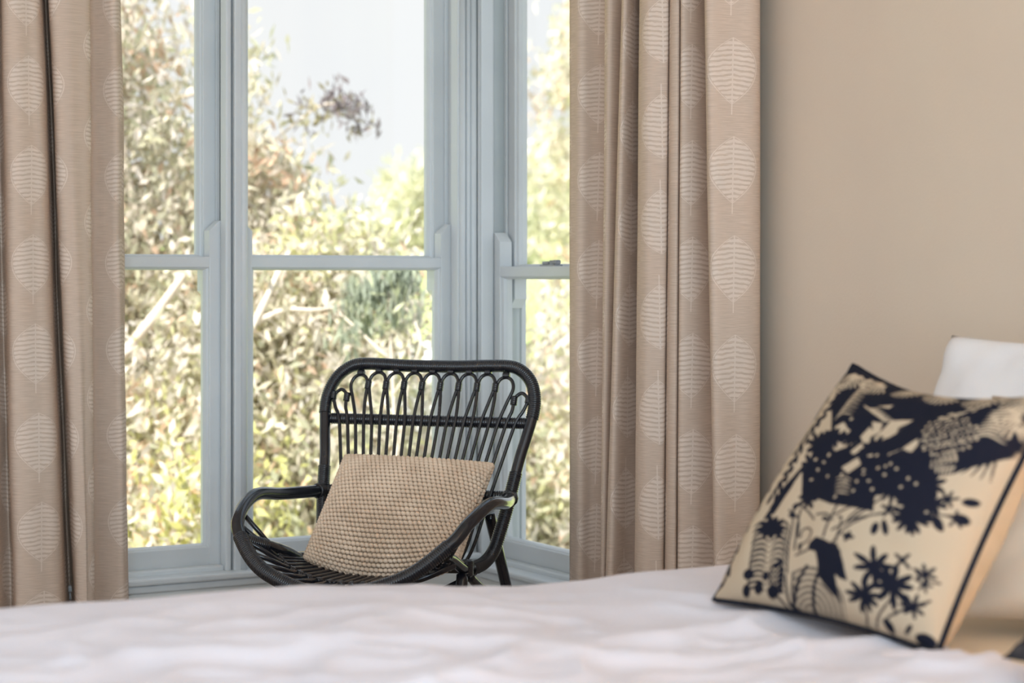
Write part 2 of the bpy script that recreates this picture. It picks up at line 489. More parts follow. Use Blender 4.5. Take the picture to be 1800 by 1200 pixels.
# ------------------------------------------------------------------ curtains
def curtain(name, top, bot, T, mat, z_lo, z_hi, label):
    zt_, zb_ = 1.75, 0.30
    nz = 70
    n_sub = 6
    mid = [Vector(((a[0] + b[0]) / 2, (a[1] + b[1]) / 2, 0)) for a, b in zip(top, bot)]
    mc = catmull(mid, n_sub)
    arc = [0.0]
    for p, q in zip(mc, mc[1:]): arc.append(arc[-1] + (q - p).length)
    nu = len(mc)
    vs = []; uvs = []
    for j in range(nz + 1):
        z = z_lo + (z_hi - z_lo) * j / nz
        t = (z - zb_) / (zt_ - zb_)
        row = [Vector((b[0] + (a[0] - b[0]) * t, b[1] + (a[1] - b[1]) * t, 0)) for a, b in zip(top, bot)]
        rc = catmull(row, n_sub)
        for i, p in enumerate(rc):
            wv = 0.004 * noise.noise(Vector((arc[i] * 6, z * 1.6, 3.1))) + 0.0025 * noise.noise(Vector((arc[i] * 20, z * 4, 7.7)))
            vs.append(T((p.x + wv, -max(0.014, p.y + wv), z)))
            uvs.append((arc[i], z))
    fs = []
    for j in range(nz):
        for i in range(nu - 1):
            a = j * nu + i
            fs.append((a, a + 1, a + nu + 1, a + nu))
    me = bpy.data.meshes.new(name)
    me.from_pydata(vs, [], fs)
    ul = me.uv_layers.new(name='cloth')
    for lp in me.loops:
        ul.data[lp.index].uv = uvs[lp.vertex_index]
    o = link_mesh(name, me, mat, None, True)
    sm = o.modifiers.new('cloth', 'SOLIDIFY'); sm.thickness = 0.002; sm.offset = 0
    tag(o, label, 'curtain', 'leaf print curtains at the windows')
    return o

RT = [(-0.646, 0.12), (-0.697, 0.125), (-0.707, 0.09), (-0.738, 0.055), (-0.783, 0.1), (-0.817, 0.135), (-0.86, 0.15), (-0.852, 0.1), (-0.894, 0.135), (-0.926, 0.16), (-0.947, 0.165), (-0.919, 0.12), (-0.892, 0.08), (-0.947, 0.13), (-1.005, 0.17), (-1.047, 0.18), (-1.07, 0.165), (-1.076, 0.152), (-1.066, 0.14), (-1.094, 0.152), (-1.111, 0.15), (-1.102, 0.138), (-1.123, 0.146), (-1.122, 0.12), (-1.109, 0.07), (-1.161, 0.12), (-1.212, 0.16), (-1.24, 0.168), (-1.254, 0.125), (-1.266, 0.085), (-1.258, 0.06), (-1.222, 0.03)]
RB = [(-0.646, 0.12), (-0.692, 0.125), (-0.688, 0.09), (-0.708, 0.055), (-0.76, 0.1), (-0.796, 0.135), (-0.821, 0.145), (-0.792, 0.1), (-0.816, 0.13), (-0.843, 0.155), (-0.879, 0.165), (-0.856, 0.11), (-0.868, 0.08), (-0.924, 0.13), (-0.982, 0.17), (-1.023, 0.178), (-1.041, 0.162), (-1.048, 0.15), (-1.041, 0.138), (-1.071, 0.15), (-1.089, 0.147), (-1.082, 0.135), (-1.107, 0.143), (-1.125, 0.115), (-1.14, 0.065), (-1.202, 0.12), (-1.245, 0.155), (-1.271, 0.163), (-1.273, 0.125), (-1.272, 0.09), (-1.258, 0.06), (-1.219, 0.03)]
LT = [(-1.417, 0.06), (-1.386, 0.13), (-1.328, 0.14), (-1.28, 0.12), (-1.239, 0.05), (-1.235, 0.07), (-1.244, 0.13), (-1.23, 0.15), (-1.2, 0.145), (-1.170, 0.13), (-1.130, 0.035), (-1.122, 0.018), (-1.119, 0.03), (-1.144, 0.13), (-1.118, 0.155), (-1.081, 0.15), (-1.062, 0.143), (-1.053, 0.128), (-1.051, 0.085), (-1.026, 0.062), (-1.007, 0.075), (-0.99, 0.095), (-0.977, 0.092), (-0.963, 0.07), (-0.948, 0.035)]
LB = [(-1.417, 0.06), (-1.386, 0.13), (-1.328, 0.14), (-1.267, 0.12), (-1.211, 0.05), (-1.207, 0.07), (-1.217, 0.13), (-1.195, 0.15), (-1.157, 0.15), (-1.112, 0.135), (-1.068, 0.035), (-1.060, 0.018), (-1.058, 0.03), (-1.080, 0.13), (-1.067, 0.155), (-1.065, 0.15), (-1.05, 0.143), (-1.041, 0.128), (-1.039, 0.085), (-1.016, 0.062), (-0.993, 0.08), (-0.97, 0.1), (-0.958, 0.095), (-0.944, 0.07), (-0.929, 0.035)]
neg = lambda L: [(-a, b) for a, b in L]
mcl = curtain_mat('linen_curtain_left', -0.0925, -0.008, (0.56, 0.43, 0.345), (0.67, 0.53, 0.435), (0.78, 0.655, 0.57))
mcr = curtain_mat('linen_curtain_right', -0.0265, 0.0035, (0.56, 0.43, 0.345), (0.67, 0.53, 0.435), (0.78, 0.655, 0.57))
curtain('curtain', LT, LB, BACK, mcl, 0.015, 2.26, 'taupe leaf print curtain at the left, beside the back window')
curtain('curtain', neg(RT), neg(RB), HEAD, mcr, 0.015, 2.26, 'taupe leaf print curtain at the right, beside the bare wall')

def rod(T, a, b, label):
    root = empty('curtain_rod', T(((a + b) / 2, -0.10, 2.275)))
    tag(root, label, 'curtain rod', 'curtain rods above the windows')
    iv = Vector(root.location)
    sh = lambda p: (p[0] - iv.x, p[1] - iv.y, p[2] - iv.z)
    MB().tube([(a, -0.10, 2.275), (b, -0.10, 2.275)], 0.013, 12).xf(T).xf(sh).build('pole', M['wood_dark'], root, True)
    for e in (a, b):
        MB().tube([(e, -0.10, 2.275), (e, -0.002, 2.275)], 0.008, 8).xf(T).xf(sh).build('bracket', M['metal'], root, True)
rod(BACK, -1.55, -0.25, 'dark wooden curtain rod above the back windows')
rod(HEAD, 0.25, 1.40, 'dark wooden curtain rod above the right window')

# ------------------------------------------------------------------ cane chair
# chair frame: x = chair's left-right seen from the front, y = backwards, z up; seat faces -y
O_R, O_D = -0.1906, 4.4966
ch_loc = CAM + RGT * O_R + FWD * O_D
chair = empty('cane_armchair', (ch_loc.x, ch_loc.y, 0), math.radians(-50))
tag(chair, 'black cane armchair with looped spindle back in front of the windows', 'chair')
def K(a, b, z): return Vector((a, -b, 0.75 + z))
TPH = math.tan(math.radians(22))
def KB(a, z, db=0.0): return K(a, -z * TPH + db, z)    # a point on the leaning back

def wrapped(path, r, pitch=0.0048, amp=0.0017):
    """binding wound round a cane: a tube with a ridge for every turn"""
    q = resample(path, pitch / 4)
    rr = [r + amp * abs(math.sin(math.pi * (i / 4.0))) for i in range(len(q))]
    return MB().tube(q, rr, 12)

# back frame
half = [(0.19, 0.222, -0.321), (0.196, 0.160, -0.317), (0.205, 0.123, -0.295)]
halfp = [K(*h) for h in half]
for (a, z) in ((0.213, -0.255), (0.222, -0.205), (0.229, -0.150), (0.236, -0.100), (0.246, -0.050), (0.2535, -0.005), (0.2525, 0.028), (0.241, 0.060), (0.220, 0.083), (0.189, 0.0965), (0.134, 0.0975), (0.067, 0.095)):
    halfp.append(KB(a, z))
mir = lambda p: Vector((-p.x, p.y, p.z))
frame_path = [mir(p) for p in halfp] + [KB(0, 0.0945)] + halfp[::-1]
fc = catmull(frame_path, 8)
RF = 0.0125
back_frame = MB().tube(resample(fc, 0.006), RF, 14).build('back_frame', M['cane'], chair, True)
wrapped([p for p in fc if p.z > 0.75 - 0.020], RF + 0.0006).build('top_binding', M['wrap'], back_frame, True)
nfc = len(fc)
for side in (0, 1):
    pts = fc if side == 0 else fc[::-1]
    low = [p for p in pts[:nfc // 2] if 0.75 - 0.335 < p.z < 0.75 - 0.125]
    wrapped(low, RF + 0.0006).build('post_binding', M['wrap'], back_frame, True)

# arms and front rim in one bent cane
hp = [(0.226, 0.075, -0.185), (0.262, 0.203, -0.18), (0.27, 0.315, -0.171), (0.259, 0.408, -0.2), (0.234, 0.456, -0.241), (0.149, 0.506, -0.306), (0.0, 0.524, -0.342)]
R_ = [K(*p) for p in hp]
arm = [mir(p) for p in R_] + R_[-2::-1]
ac = catmull(arm, 12)
RA = 0.0138
arm_hoop = MB().tube(resample(ac, 0.006), RA, 14).build('arm_hoop', M['cane'], chair, True)
lowrim = [p for p in ac if p.z < 0.75 - 0.238 or False]
wrapped(lowrim, RA + 0.0006).build('rim_binding', M['wrap'], arm_hoop, True)
for s in (1, -1):
    j = [Vector((s * p.x, p.y, p.z)) for p in (K(0.219, 0.062, -0.185), K(0.226, 0.075, -0.185), K(0.231, 0.092, -0.1845))]
    wrapped(j, 0.0165, 0.004).build('joint_binding', M['wrap'], arm_hoop, True)

# cross rails of the back
def bowed(a0, z, n=15, bow=0.006):
    return [KB(-a0 + 2 * a0 * i / (n - 1), z, -0.013 + bow * 0) for i in range(n)]
wrapped(bowed(0.240, -0.027), 0.0115, 0.0055).build('cross_rail', M['wrap'], chair, True)
wrapped(bowed(0.213, -0.183), 0.0105, 0.0055).build('cross_rail', M['wrap'], chair, True)
MB().tube(catmull([K(-0.188, 0.165, -0.330), K(-0.1, 0.150, -0.336), K(0, 0.146, -0.338), K(0.1, 0.150, -0.336), K(0.188, 0.165, -0.330)], 6), 0.009, 10).build('seat_back_rail', M['cane'], chair, True)

# support under the front of the seat
sup = [(0.200, 0.345, -0.297), (0.185, 0.378, -0.303), (0.150, 0.405, -0.318), (0.085, 0.430, -0.336), (0.0, 0.438, -0.343)]
S_ = [K(*p) for p in sup]
sc_ = catmull([mir(p) for p in S_] + S_[-2::-1], 10)
MB().tube(sc_, 0.008, 10).build('seat_support', M['cane'], chair, True)
sups = resample(sc_, 0.002)
def on_path(path, f): return path[min(len(path) - 1, max(0, int(round(f * (len(path) - 1)))))]

# the looped canes: each one runs up the back, over its loop and down again, then along the seat
RC = 0.0042
nl = 11
for i in range(nl):
    k = i - 5
    zt = 0.079 - (0.006 if abs(k) == 4 else 0) - (0.040 if abs(k) == 5 else 0)
    ta = 0.0445 * k + (0.0 if abs(k) < 5 else -0.002 * (1 if k > 0 else -1))
    hw = 0.0205 if abs(k) < 5 else 0.016
    pts = []
    for s in (-1, 1):
        idx = 2 * i + (0 if s < 0 else 1)
        f = (idx + 0.7) / 22.4
        leg = []
        sp_ = on_path(sups, 0.05 + 0.90 * f)
        bot = K(0.028 * k + 0.007 * s, 0.152, -0.326)
        leg.append(sp_ + Vector((0, 0, 0.011)))
        leg.append(sp_.lerp(bot, 0.35) + Vector((0, 0, 0.004)))
        leg.append(sp_.lerp(bot, 0.72) + Vector((0, 0, 0.0)))
        leg.append(K(0.0285 * k + 0.0072 * s, 0.158, -0.322))
        leg.append(K(0.030 * k + 0.0077 * s, 0.118, -0.285))
        leg.append(KB(0.0332 * k + 0.0085 * s, -0.20))
        leg.append(KB(0.037 * k + 0.0095 * s, -0.112))
        leg.append(KB(0.0408 * k + 0.0105 * s, -0.028))
        leg.append(KB(0.0432 * k + (0.0155 if abs(k) < 5 else 0.013) * s, 0.018 if abs(k) < 5 else 0.0))
        leg.append(KB(ta + hw * s, zt - 0.026 if abs(k) < 5 else zt - 0.018))
        leg.append(KB(ta + hw * 0.72 * s, zt - 0.007))
        if s < 0: pts += leg + [KB(ta, zt)]
        else: pts += leg[::-1]
    lc_ = MB().tube(catmull(pts, 6), RC, 8).build('looped_cane', M['cane'], chair, True)
    # binding of the loop to the top of the frame
    if abs(k) < 5: lb_ = [KB(ta - 0.007, zt + 0.004), KB(ta + 0.007, zt + 0.004)]
    else: lb_ = [KB(math.copysign(0.238, k), zt - 0.022), KB(math.copysign(0.239, k), zt - 0.006)]
    wrapped(lb_, 0.0075, 0.0035, 0.0008).build('loop_binding', M['wrap'], lc_, True)
    if i < nl - 1:
        ba = 0.0445 * (k + 0.5)
        bz = 0.050 if 0 < i < nl - 2 else 0.022
        ba += 0.004 if i == nl - 2 else (-0.004 if i == 0 else 0)
        wrapped([KB(ba, bz - 0.009), KB(ba, bz + 0.009)], 0.0072, 0.0045, 0.0008).build('cane_binding', M['wrap'], lc_, True)

# short rods from the front rim to the seat support
acq = resample(ac, 0.002)
for i in range(18):
    f = i / 17.0
    a = on_path(acq, 0.245 + 0.51 * f)
    b = on_path(sups, 0.045 + 0.91 * f)
    e = b + Vector((0, 0, 0.010))
    rd_ = MB().tube([a, a.lerp(e, 0.5) + Vector((0, 0, 0.002)), e], 0.0052, 8).build('seat_rod', M['cane'], chair, True)
    d = (e - a).normalized()
    wrapped([e - d * 0.006, e + d * 0.006], 0.0070, 0.004, 0.0008).build('rod_binding', M['wrap'], rd_, True)

# seat side canes from the rim back to the foot of each post, legs and stretchers
for s in (1, -1):
    fl_ = lambda p: Vector((s * p.x, p.y, p.z))
    path = catmull([fl_(K(*p)) for p in ((0.238, 0.455, -0.246), (0.215, 0.425, -0.258), (0.197, 0.385, -0.271), (0.192, 0.329, -0.288), (0.188, 0.262, -0.314), (0.186, 0.200, -0.330))], 8)
    sr_ = MB().tube(path, 0.0120, 12).build('seat_side_rail', M['cane'], chair, True)
    wrapped(sub_path(path, 0.06, 0.25), 0.0132, 0.0045).build('side_binding', M['wrap'], sr_, True)
    wrapped([fl_(K(0.187, 0.243, -0.332)), fl_(K(0.187, 0.243, -0.300))], 0.0165, 0.004).build('side_binding', M['wrap'], sr_, True)
    # rear leg, leaning back from under the arm joint
    MB().tube(catmull([fl_(K(*p)) for p in ((0.166, 0.045, -0.225), (0.175, 0.02, -0.30), (0.190, -0.015, -0.42), (0.215, -0.055, -0.60), (0.232, -0.085, -0.75))], 6), 0.0125, 12).build('leg', M['cane'], chair, True)
    # front leg from the seat side
    MB().tube(catmull([fl_(K(*p)) for p in ((0.187, 0.262, -0.328), (0.196, 0.30, -0.42), (0.21, 0.345, -0.56), (0.225, 0.385, -0.75))], 6), 0.0125, 12).build('leg', M['cane'], chair, True)
    MB().tube(catmull([fl_(K(*p)) for p in ((0.187, 0.225, -0.335), (0.190, 0.15, -0.375), (0.196, 0.02, -0.43), (0.20, -0.018, -0.46))], 6), 0.010, 10).build('brace', M['cane'], chair, True)
MB().tube(catmull([K(0.187, 0.25, -0.345), K(0.1, 0.27, -0.385), K(0, 0.28, -0.395), K(-0.1, 0.27, -0.385), K(-0.187, 0.25, -0.345)], 6), 0.011, 10).build('stretcher', M['cane'], chair, True)

# ------------------------------------------------------------------ cushions and pillows
def cushion_point(c, u, v, side, thick, pinch, sag=0.0, ear=0.0):
    """c = corner points bl, br, tl, tr; side +1 front, -1 back; edges drawn in between the corners"""
    bl, br, tl, tr = c
    p = (bl * (1 - u) + br * u) * (1 - v) + (tl * (1 - u) + tr * u) * v
    ex = (br - bl + tr - tl) * 0.5
    ey = (tl - bl + tr - br) * 0.5
    n = ex.cross(ey).normalized()
    p = p + ex * (pinch * 4 * v * (1 - v) * (1 - 2 * u)) + ey * (pinch * 4 * u * (1 - u) * (1 - 2 * v))
    h = (max(0.0, 4 * u * (1 - u)) ** 0.42) * (max(0.0, 4 * v * (1 - v)) ** 0.42)
    p = p + n * (side * h * thick)
    if sag: p = p + Vector((0, 0, -sag * 4 * u * (1 - u) * v))
    return p, n

def cushion_mesh(c, thick_f, thick_b, pinch, n, mat, name, parent=None, sag=0.0, rough_amp=0.0, seed=0.0):
    vs = []
    idx = {}
    def put(i, j, side):
        edge = i in (0, n) or j in (0, n)
        key = (i, j, 0 if edge else side)
        if key not in idx:
            p, nn = cushion_point(c, i / n, j / n, side, thick_f if side > 0 else thick_b, pinch, sag)
            if rough_amp:
                w = rough_amp * noise.noise(Vector((i / n * 4, j / n * 4, seed + side))) + rough_amp * 0.5 * noise.noise(Vector((i / n * 9, j / n * 9, seed + 5 + side)))
                p = p + nn * side * w * (0.0 if edge else 1.0)
            idx[key] = len(vs); vs.append(p)
        return idx[key]
    fs = []
    for side in (1, -1):
        for j in range(n):
            for i in range(n):
                q = (put(i, j, side), put(i + 1, j, side), put(i + 1, j + 1, side), put(i, j + 1, side))
                fs.append(q if side > 0 else q[::-1])
    return obj(name, vs, fs, mat, parent, True)

# knitted cushion leaning in the chair, in the chair's frame but a thing of its own
kc_root = empty('knit_cushion', (ch_loc.x, ch_loc.y, 0), math.radians(-50))
tag(kc_root, 'beige chunky knit cushion leaning in the black cane chair', 'cushion')
kc = [K(-0.150, 0.318, -0.300), K(0.188, 0.300, -0.300), K(-0.132, 0.150, -0.100), K(0.212, 0.150, -0.108)]
THK = 0.062
def kpt(u, v, side):
    p, n = cushion_point(kc, u, v, side, THK, 0.015)
    # the lower edge hangs in a curve on the seat
    p = p + Vector((0, 0, -0.042 * 4 * u * (1 - u) * (1 - v) ** 2))
    return p, n * side
n_ = 40
vs = []; fs = []; idx = {}
for side in (1, -1):
    for j in range(n_ + 1):
        for i in range(n_ + 1):
            e = i in (0, n_) or j in (0, n_)
            if side < 0 and e:
                idx[(i, j, -1)] = idx[(i, j, 1)]; continue
            idx[(i, j, side)] = len(vs); vs.append(kpt(i / n_, j / n_, side)[0])
    for j in range(n_):
        for i in range(n_):
            q = [idx[(i, j, side)], idx[(i + 1, j, side)], idx[(i + 1, j + 1, side)], idx[(i, j + 1, side)]]
            fs.append(q if side > 0 else q[::-1])
obj('cover', vs, fs, M['knit_back'], kc_root, True)
# stitches: rows of little interlocked beads of yarn
rows, cols = 33, 37
def even(fn, n):
    q = [fn(k / 200.0) for k in range(201)]
    d = [0.0]
    for a_, b_ in zip(q, q[1:]): d.append(d[-1] + (b_ - a_).length)
    out = []
    for k in range(n):
        t_ = d[-1] * (k + 0.5) / n
        i_ = next(i for i in range(200) if d[i + 1] >= t_)
        out.append((i_ + (t_ - d[i_]) / max(1e-9, d[i_ + 1] - d[i_])) / 200.0)
    return out
v_even = even(lambda t: kpt(0.5, t, 1)[0], rows)
u_even = even(lambda t: kpt(t, 0.5, 1)[0], 4 * cols)
ico = bmesh.new(); bmesh.ops.create_uvsphere(ico, u_segments=8, v_segments=6, radius=1.0)
iv_ = [v.co.copy() for v in ico.verts]; ico.verts.index_update(); if_ = [[v.index for v in f.verts] for f in ico.faces]; ico.free()
for side, nm in ((1, 'knit_stitches'), (-1, 'knit_stitches')):
    vs = []; fs = []
    for j in range(rows):
        for i in range(cols):
            u = u_even[4 * i + (2 if j % 2 else 0)]
            v = v_even[j]
            p, n = kpt(u, v, side)
            pu = kpt(min(1, u + 0.012), v, side)[0] - kpt(max(0, u - 0.012), v, side)[0]
            pv = kpt(u, min(1, v + 0.012), side)[0] - kpt(u, max(0, v - 0.012), side)[0]
            eu = pu.normalized(); nn = pu.cross(pv).normalized() * side
            ev = nn.cross(eu).normalized() * side
            tl = -0.45 + random.uniform(-0.12, 0.12)
            a = eu * math.cos(tl) + ev * math.sin(tl); b = -eu * math.sin(tl) + ev * math.cos(tl)
            su = 0.0064 * random.uniform(0.92, 1.08); sv = 0.0049 * random.uniform(0.9, 1.1)
            base = len(vs)
            for q in iv_:
                vs.append(p + nn * 0.0012 + a * (q.x * su) + b * (q.y * sv) + nn * (q.z * 0.0056))
            fs += [[t + base for t in f] for f in if_]
    so = obj(nm, vs, fs, M['knit'], kc_root, True)
    tag(so, kind='stuff')

# ------------------------------------------------------------------ bed
bed = empty('bed', (-1.07, -2.71, 0.0))
tag(bed, 'low upholstered bed under the white covers with its head at the right wall', 'bed')
def bedp(mb): return mb.xf(lambda p: (p[0] + 1.07, p[1] + 2.71, p[2]))
bedp(MB().box((-2.10, -3.46, 0.09), (-0.03, -1.98, 0.30), 0.02)).build('bed_base', M['base'], bed)
bedp(MB().box((-2.09, -3.45, 0.30), (-0.04, -1.985, 0.585), 0.045)).build('mattress', M['sheet'], bed, True)
for (lx, ly) in ((-2.0, -3.36), (-0.13, -3.36), (-2.0, -2.08), (-0.13, -2.08)):
    bedp(MB().tube([(lx, ly, 0.0), (lx, ly, 0.09)], [0.022, 0.028], 12)).build('leg', M['wood_dark'], bed)

SIL = [(-3.0, 0.645), (-1.86, 0.6443), (-1.767, 0.6423), (-1.691, 0.6425), (-1.598, 0.6397), (-1.495, 0.6404), (-1.372, 0.6398), (-1.288, 0.6337), (-1.202, 0.629), (-1.113, 0.6187), (-1.022, 0.6129), (-0.928, 0.6131), (-0.831, 0.6174), (-0.731, 0.6168), (-0.6, 0.616)]
def sil(x):
    for (a, za), (b, zb) in zip(SIL, SIL[1:]):
        if x <= b:
            t = max(0.0, (x - a) / (b - a)); t = t * t * (3 - 2 * t)
            return za + (zb - za) * t
    return SIL[-1][1]
prof = [(-1.905, 0.12), (-1.900, 0.30), (-1.905, 0.45), (-1.915, 0.545), (-1.940, None, -0.022), (-1.975, None, -0.003), (-2.02, None, 0.0), (-2.15, None, -0.004), (-2.4, None, -0.010), (-2.8, None, -0.012), (-3.2, None, -0.012), (-3.40, None, -0.012), (-3.475, 0.56), (-3.50, 0.40), (-3.505, 0.2)]
XA, XB = -2.20, -0.60
nx = 190
vs = []; fs = []
ncs = None
for i in range(nx + 1):
    x = XA + (XB - XA) * i / nx
    s = sil(x)
    pr = [Vector((0, p[0], p[1] if p[1] is not None else s + p[2])) for p in prof]
    cs = resample(catmull(pr, 8), 0.013)
    if ncs is None: ncs = len(cs)
    # same count in every row
    cs2 = []
    for k in range(ncs):
        f = k / (ncs - 1) * (len(cs) - 1); a = int(f); b = min(a + 1, len(cs) - 1)
        cs2.append(cs[a].lerp(cs[b], f - a))
    head_t = max(0.0, 1 - (XB - XA) * (1 - i / nx) / 0.035)
    foot_t = max(0.0, 1 - (x - XA) / 0.06)
    for p in cs2:
        y, z = p.y, p.z
        xh = XB - 0.20 * min(1.0, max(0.0, (-2.25 - y) / 0.4))
        x = XA + (xh - XA) * i / nx
        topness = min(1.0, max(0.0, (z - 0.50) / 0.1)) * min(1.0, max(0.0, (-1.97 - y) / 0.40))
        wv = Vector((x * 2.2 + 0.8 * noise.noise(Vector((x * 2, y * 2, 4))), y * 5.5, 0))
        rid = (1 - abs(noise.noise(wv))) ** 4
        rid2 = (1 - abs(noise.noise(Vector((x * 7.5 + y * 3, y * 9 - x * 2, 8.2))))) ** 5
        w = 0.017 * (rid - 0.35) + 0.011 * (rid2 - 0.3) + 0.008 * noise.noise(Vector((x * 1.6, y * 1.8, 2.2)))
        side_w = 0.012 * noise.noise(Vector((x * 9, z * 2.5, 6.0))) * (1 - min(1.0, max(0.0, (z - 0.45) / 0.1)))
        z2 = z + w * topness
        z2 -= head_t ** 2.2 * max(0.0, z2 - 0.592)
        z2 -= foot_t ** 2.2 * max(0.0, z2 - 0.30)
        vs.append((x, y + side_w, z2))
for i in range(nx):
    for k in range(ncs - 1):
        a = i * ncs + k
        fs.append((a, a + 1, a + ncs + 1, a + ncs))
duvet = obj('duvet', vs, fs, M['linen_white'], None, True)
tag(duvet, 'rumpled white duvet spread over the bed in the foreground', 'duvet')
sm = duvet.modifiers.new('filling', 'SOLIDIFY'); sm.thickness = 0.006; sm.offset = -1

# printed cushion: navy garden print on cream, drawn into the cloth of its front.
# The drawing is laid out in sketch units; SK turns cloth coordinates (0..1) into sketch units.
NP = 700
gy, gx = np.mgrid[0:NP, 0:NP]
U_ = (gx + 0.5) / NP; V_ = (gy + 0.5) / NP
def sketch_map(q):
    """projective map of the unit square onto the sketch's four corners bl, br, tl, tr"""
    src = [(0, 0), (1, 0), (0, 1), (1, 1)]
    A = []; B = []
    for (u, v), (x, y) in zip(src, q):
        A.append([u, v, 1, 0, 0, 0, -u * x, -v * x]); B.append(x)
        A.append([0, 0, 0, u, v, 1, -u * y, -v * y]); B.append(y)
    return np.append(np.linalg.solve(np.array(A, float), np.array(B, float)), 1.0)
SK = sketch_map([(45, 945), (765, 1105), (395, 150), (1106, 250)])
den = SK[6] * U_ + SK[7] * V_ + SK[8]
PX = (SK[0] * U_ + SK[1] * V_ + SK[2]) / den
PY = (SK[3] * U_ + SK[4] * V_ + SK[5]) / den
# the cloth is stretched over the filling
hb = (np.clip(4 * U_ * (1 - U_), 0, 1) ** 0.42) * (np.clip(4 * V_ * (1 - V_), 0, 1) ** 0.42)
PX = PX - 100 * hb; PY = PY - 92 * hb
ink = np.zeros((NP, NP), np.float32)
rs = np.random.RandomState(11)
def win(x0, y0, x1, y1):
    m_ = (PX > x0) & (PX < x1) & (PY > y0) & (PY < y1)
    return m_
def ink_ellipse(cx, cy, rx, ry, ang=0.0, val=1.0):
    c, s = math.cos(ang), math.sin(ang)
    dx = PX - cx; dy = PY - cy
    ink[((dx * c + dy * s) / rx) ** 2 + ((-dx * s + dy * c) / ry) ** 2 < 1] = val
def ink_leaf(x0, y0, ang, L, W, val=1.0):
    c, s = math.cos(ang), math.sin(ang)
    dx = PX - x0; dy = PY - y0
    a = np.clip((dx * c + dy * s) / L, 0, 1); b = np.abs(-dx * s + dy * c)
    ink[(a > 0) & (a < 1) & (b < W * np.sqrt(a) * (1 - a) * 2.4)] = val
def ink_line(pts, w, val=1.0, taper=False):
    n = len(pts)
    for k, ((x0, y0), (x1, y1)) in enumerate(zip(pts, pts[1:])):
        L2 = (x1 - x0) ** 2 + (y1 - y0) ** 2 + 1e-9
        t = np.clip(((PX - x0) * (x1 - x0) + (PY - y0) * (y1 - y0)) / L2, 0, 1)
        d = np.hypot(PX - x0 - t * (x1 - x0), PY - y0 - t * (y1 - y0))
        ww = w * (0.25 + 0.75 * math.sin(math.pi * (k + 0.5) / (n - 1))) if taper else w
        ink[d < ww] = val
def curve2(p, n=6):
    return [(q.x, q.y) for q in catmull([Vector((a, b, 0)) for a, b in p], n)]
def ink_poly(poly, val=1.0):
    m_ = np.zeros(ink.shape, bool)
    for (x0, y0), (x1, y1) in zip(poly, poly[1:] + poly[:1]):
        m_ ^= ((y0 > PY) != (y1 > PY)) & (PX < (x1 - x0) * (PY - y0) / (y1 - y0 + 1e-12) + x0)
    ink[m_] = val
def ink_flower(cx, cy, r, n=9, w=0.15, val=1.0, core=0.32, a0=None, fan=6.283):
    a0 = rs.uniform(0, 6.28) if a0 is None else a0
    for k in range(n):
        a = a0 + fan * k / n + rs.uniform(-0.12, 0.12)
        l = r * rs.uniform(0.88, 1.12)
        ink_ellipse(cx + math.cos(a) * l * 0.56, cy + math.sin(a) * l * 0.56, l * 0.46, r * w, a, val)
    ink_ellipse(cx, cy, r * core, r * core, 0, val)
A1 = lambda L: [(18.7 + 0.4374 * x, 112.5 + 0.4374 * y) for x, y in L]
A2 = lambda L: [(506 + 0.4374 * x, 150 + 0.4374 * y) for x, y in L]
A3 = lambda L: [(18.7 + 0.4374 * x, 600 + 0.4374 * y) for x, y in L]
A4 = lambda L: [(431 + 0.5 * x, 600 + 0.5 * y) for x, y in L]
# dark masses of the upper half
ink_poly(A1([(780, 60), (1250, 60), (1250, 1250), (900, 1180), (760, 1120), (640, 1120), (620, 900), (700, 760), (690, 680), (760, 600), (830, 560), (780, 380)]))
ink_poly(A2([(-60, 0), (1500, 0), (1500, 700), (1150, 660), (1120, 720), (950, 770), (820, 800), (700, 850), (560, 880), (540, 960), (520, 1000), (500, 1100), (470, 1180), (380, 1060), (300, 1050), (240, 980), (180, 1000), (120, 1060), (-60, 1080)]))
# cream clearings in them
for P in ([(60, 545), (180, 370), (345, 355), (250, 480), (130, 570)], [(310, 650), (425, 550), (435, 600), (395, 675)], [(165, 700), (310, 645), (190, 715)], [(60, 245), (180, 225), (150, 260)], [(-40, 520), (20, 430), (60, 480), (10, 620)]):
    ink_poly(A2(P), 0.0)
for P in ([(820, 560), (930, 495), (960, 540), (905, 590), (850, 590)], [(840, 700), (890, 640), (1000, 655), (1050, 665), (960, 700), (880, 725)], [(1010, 740), (1130, 630), (1165, 640), (1080, 740), (1040, 765)], [(950, 870), (1080, 790), (1110, 850), (1010, 925)], [(1150, 470), (1230, 480), (1220, 560), (1170, 600)], [(940, 530), (990, 560), (960, 590)], [(640, 1110), (760, 1060), (720, 1180), (640, 1200)]):
    ink_poly(A1(P), 0.0)
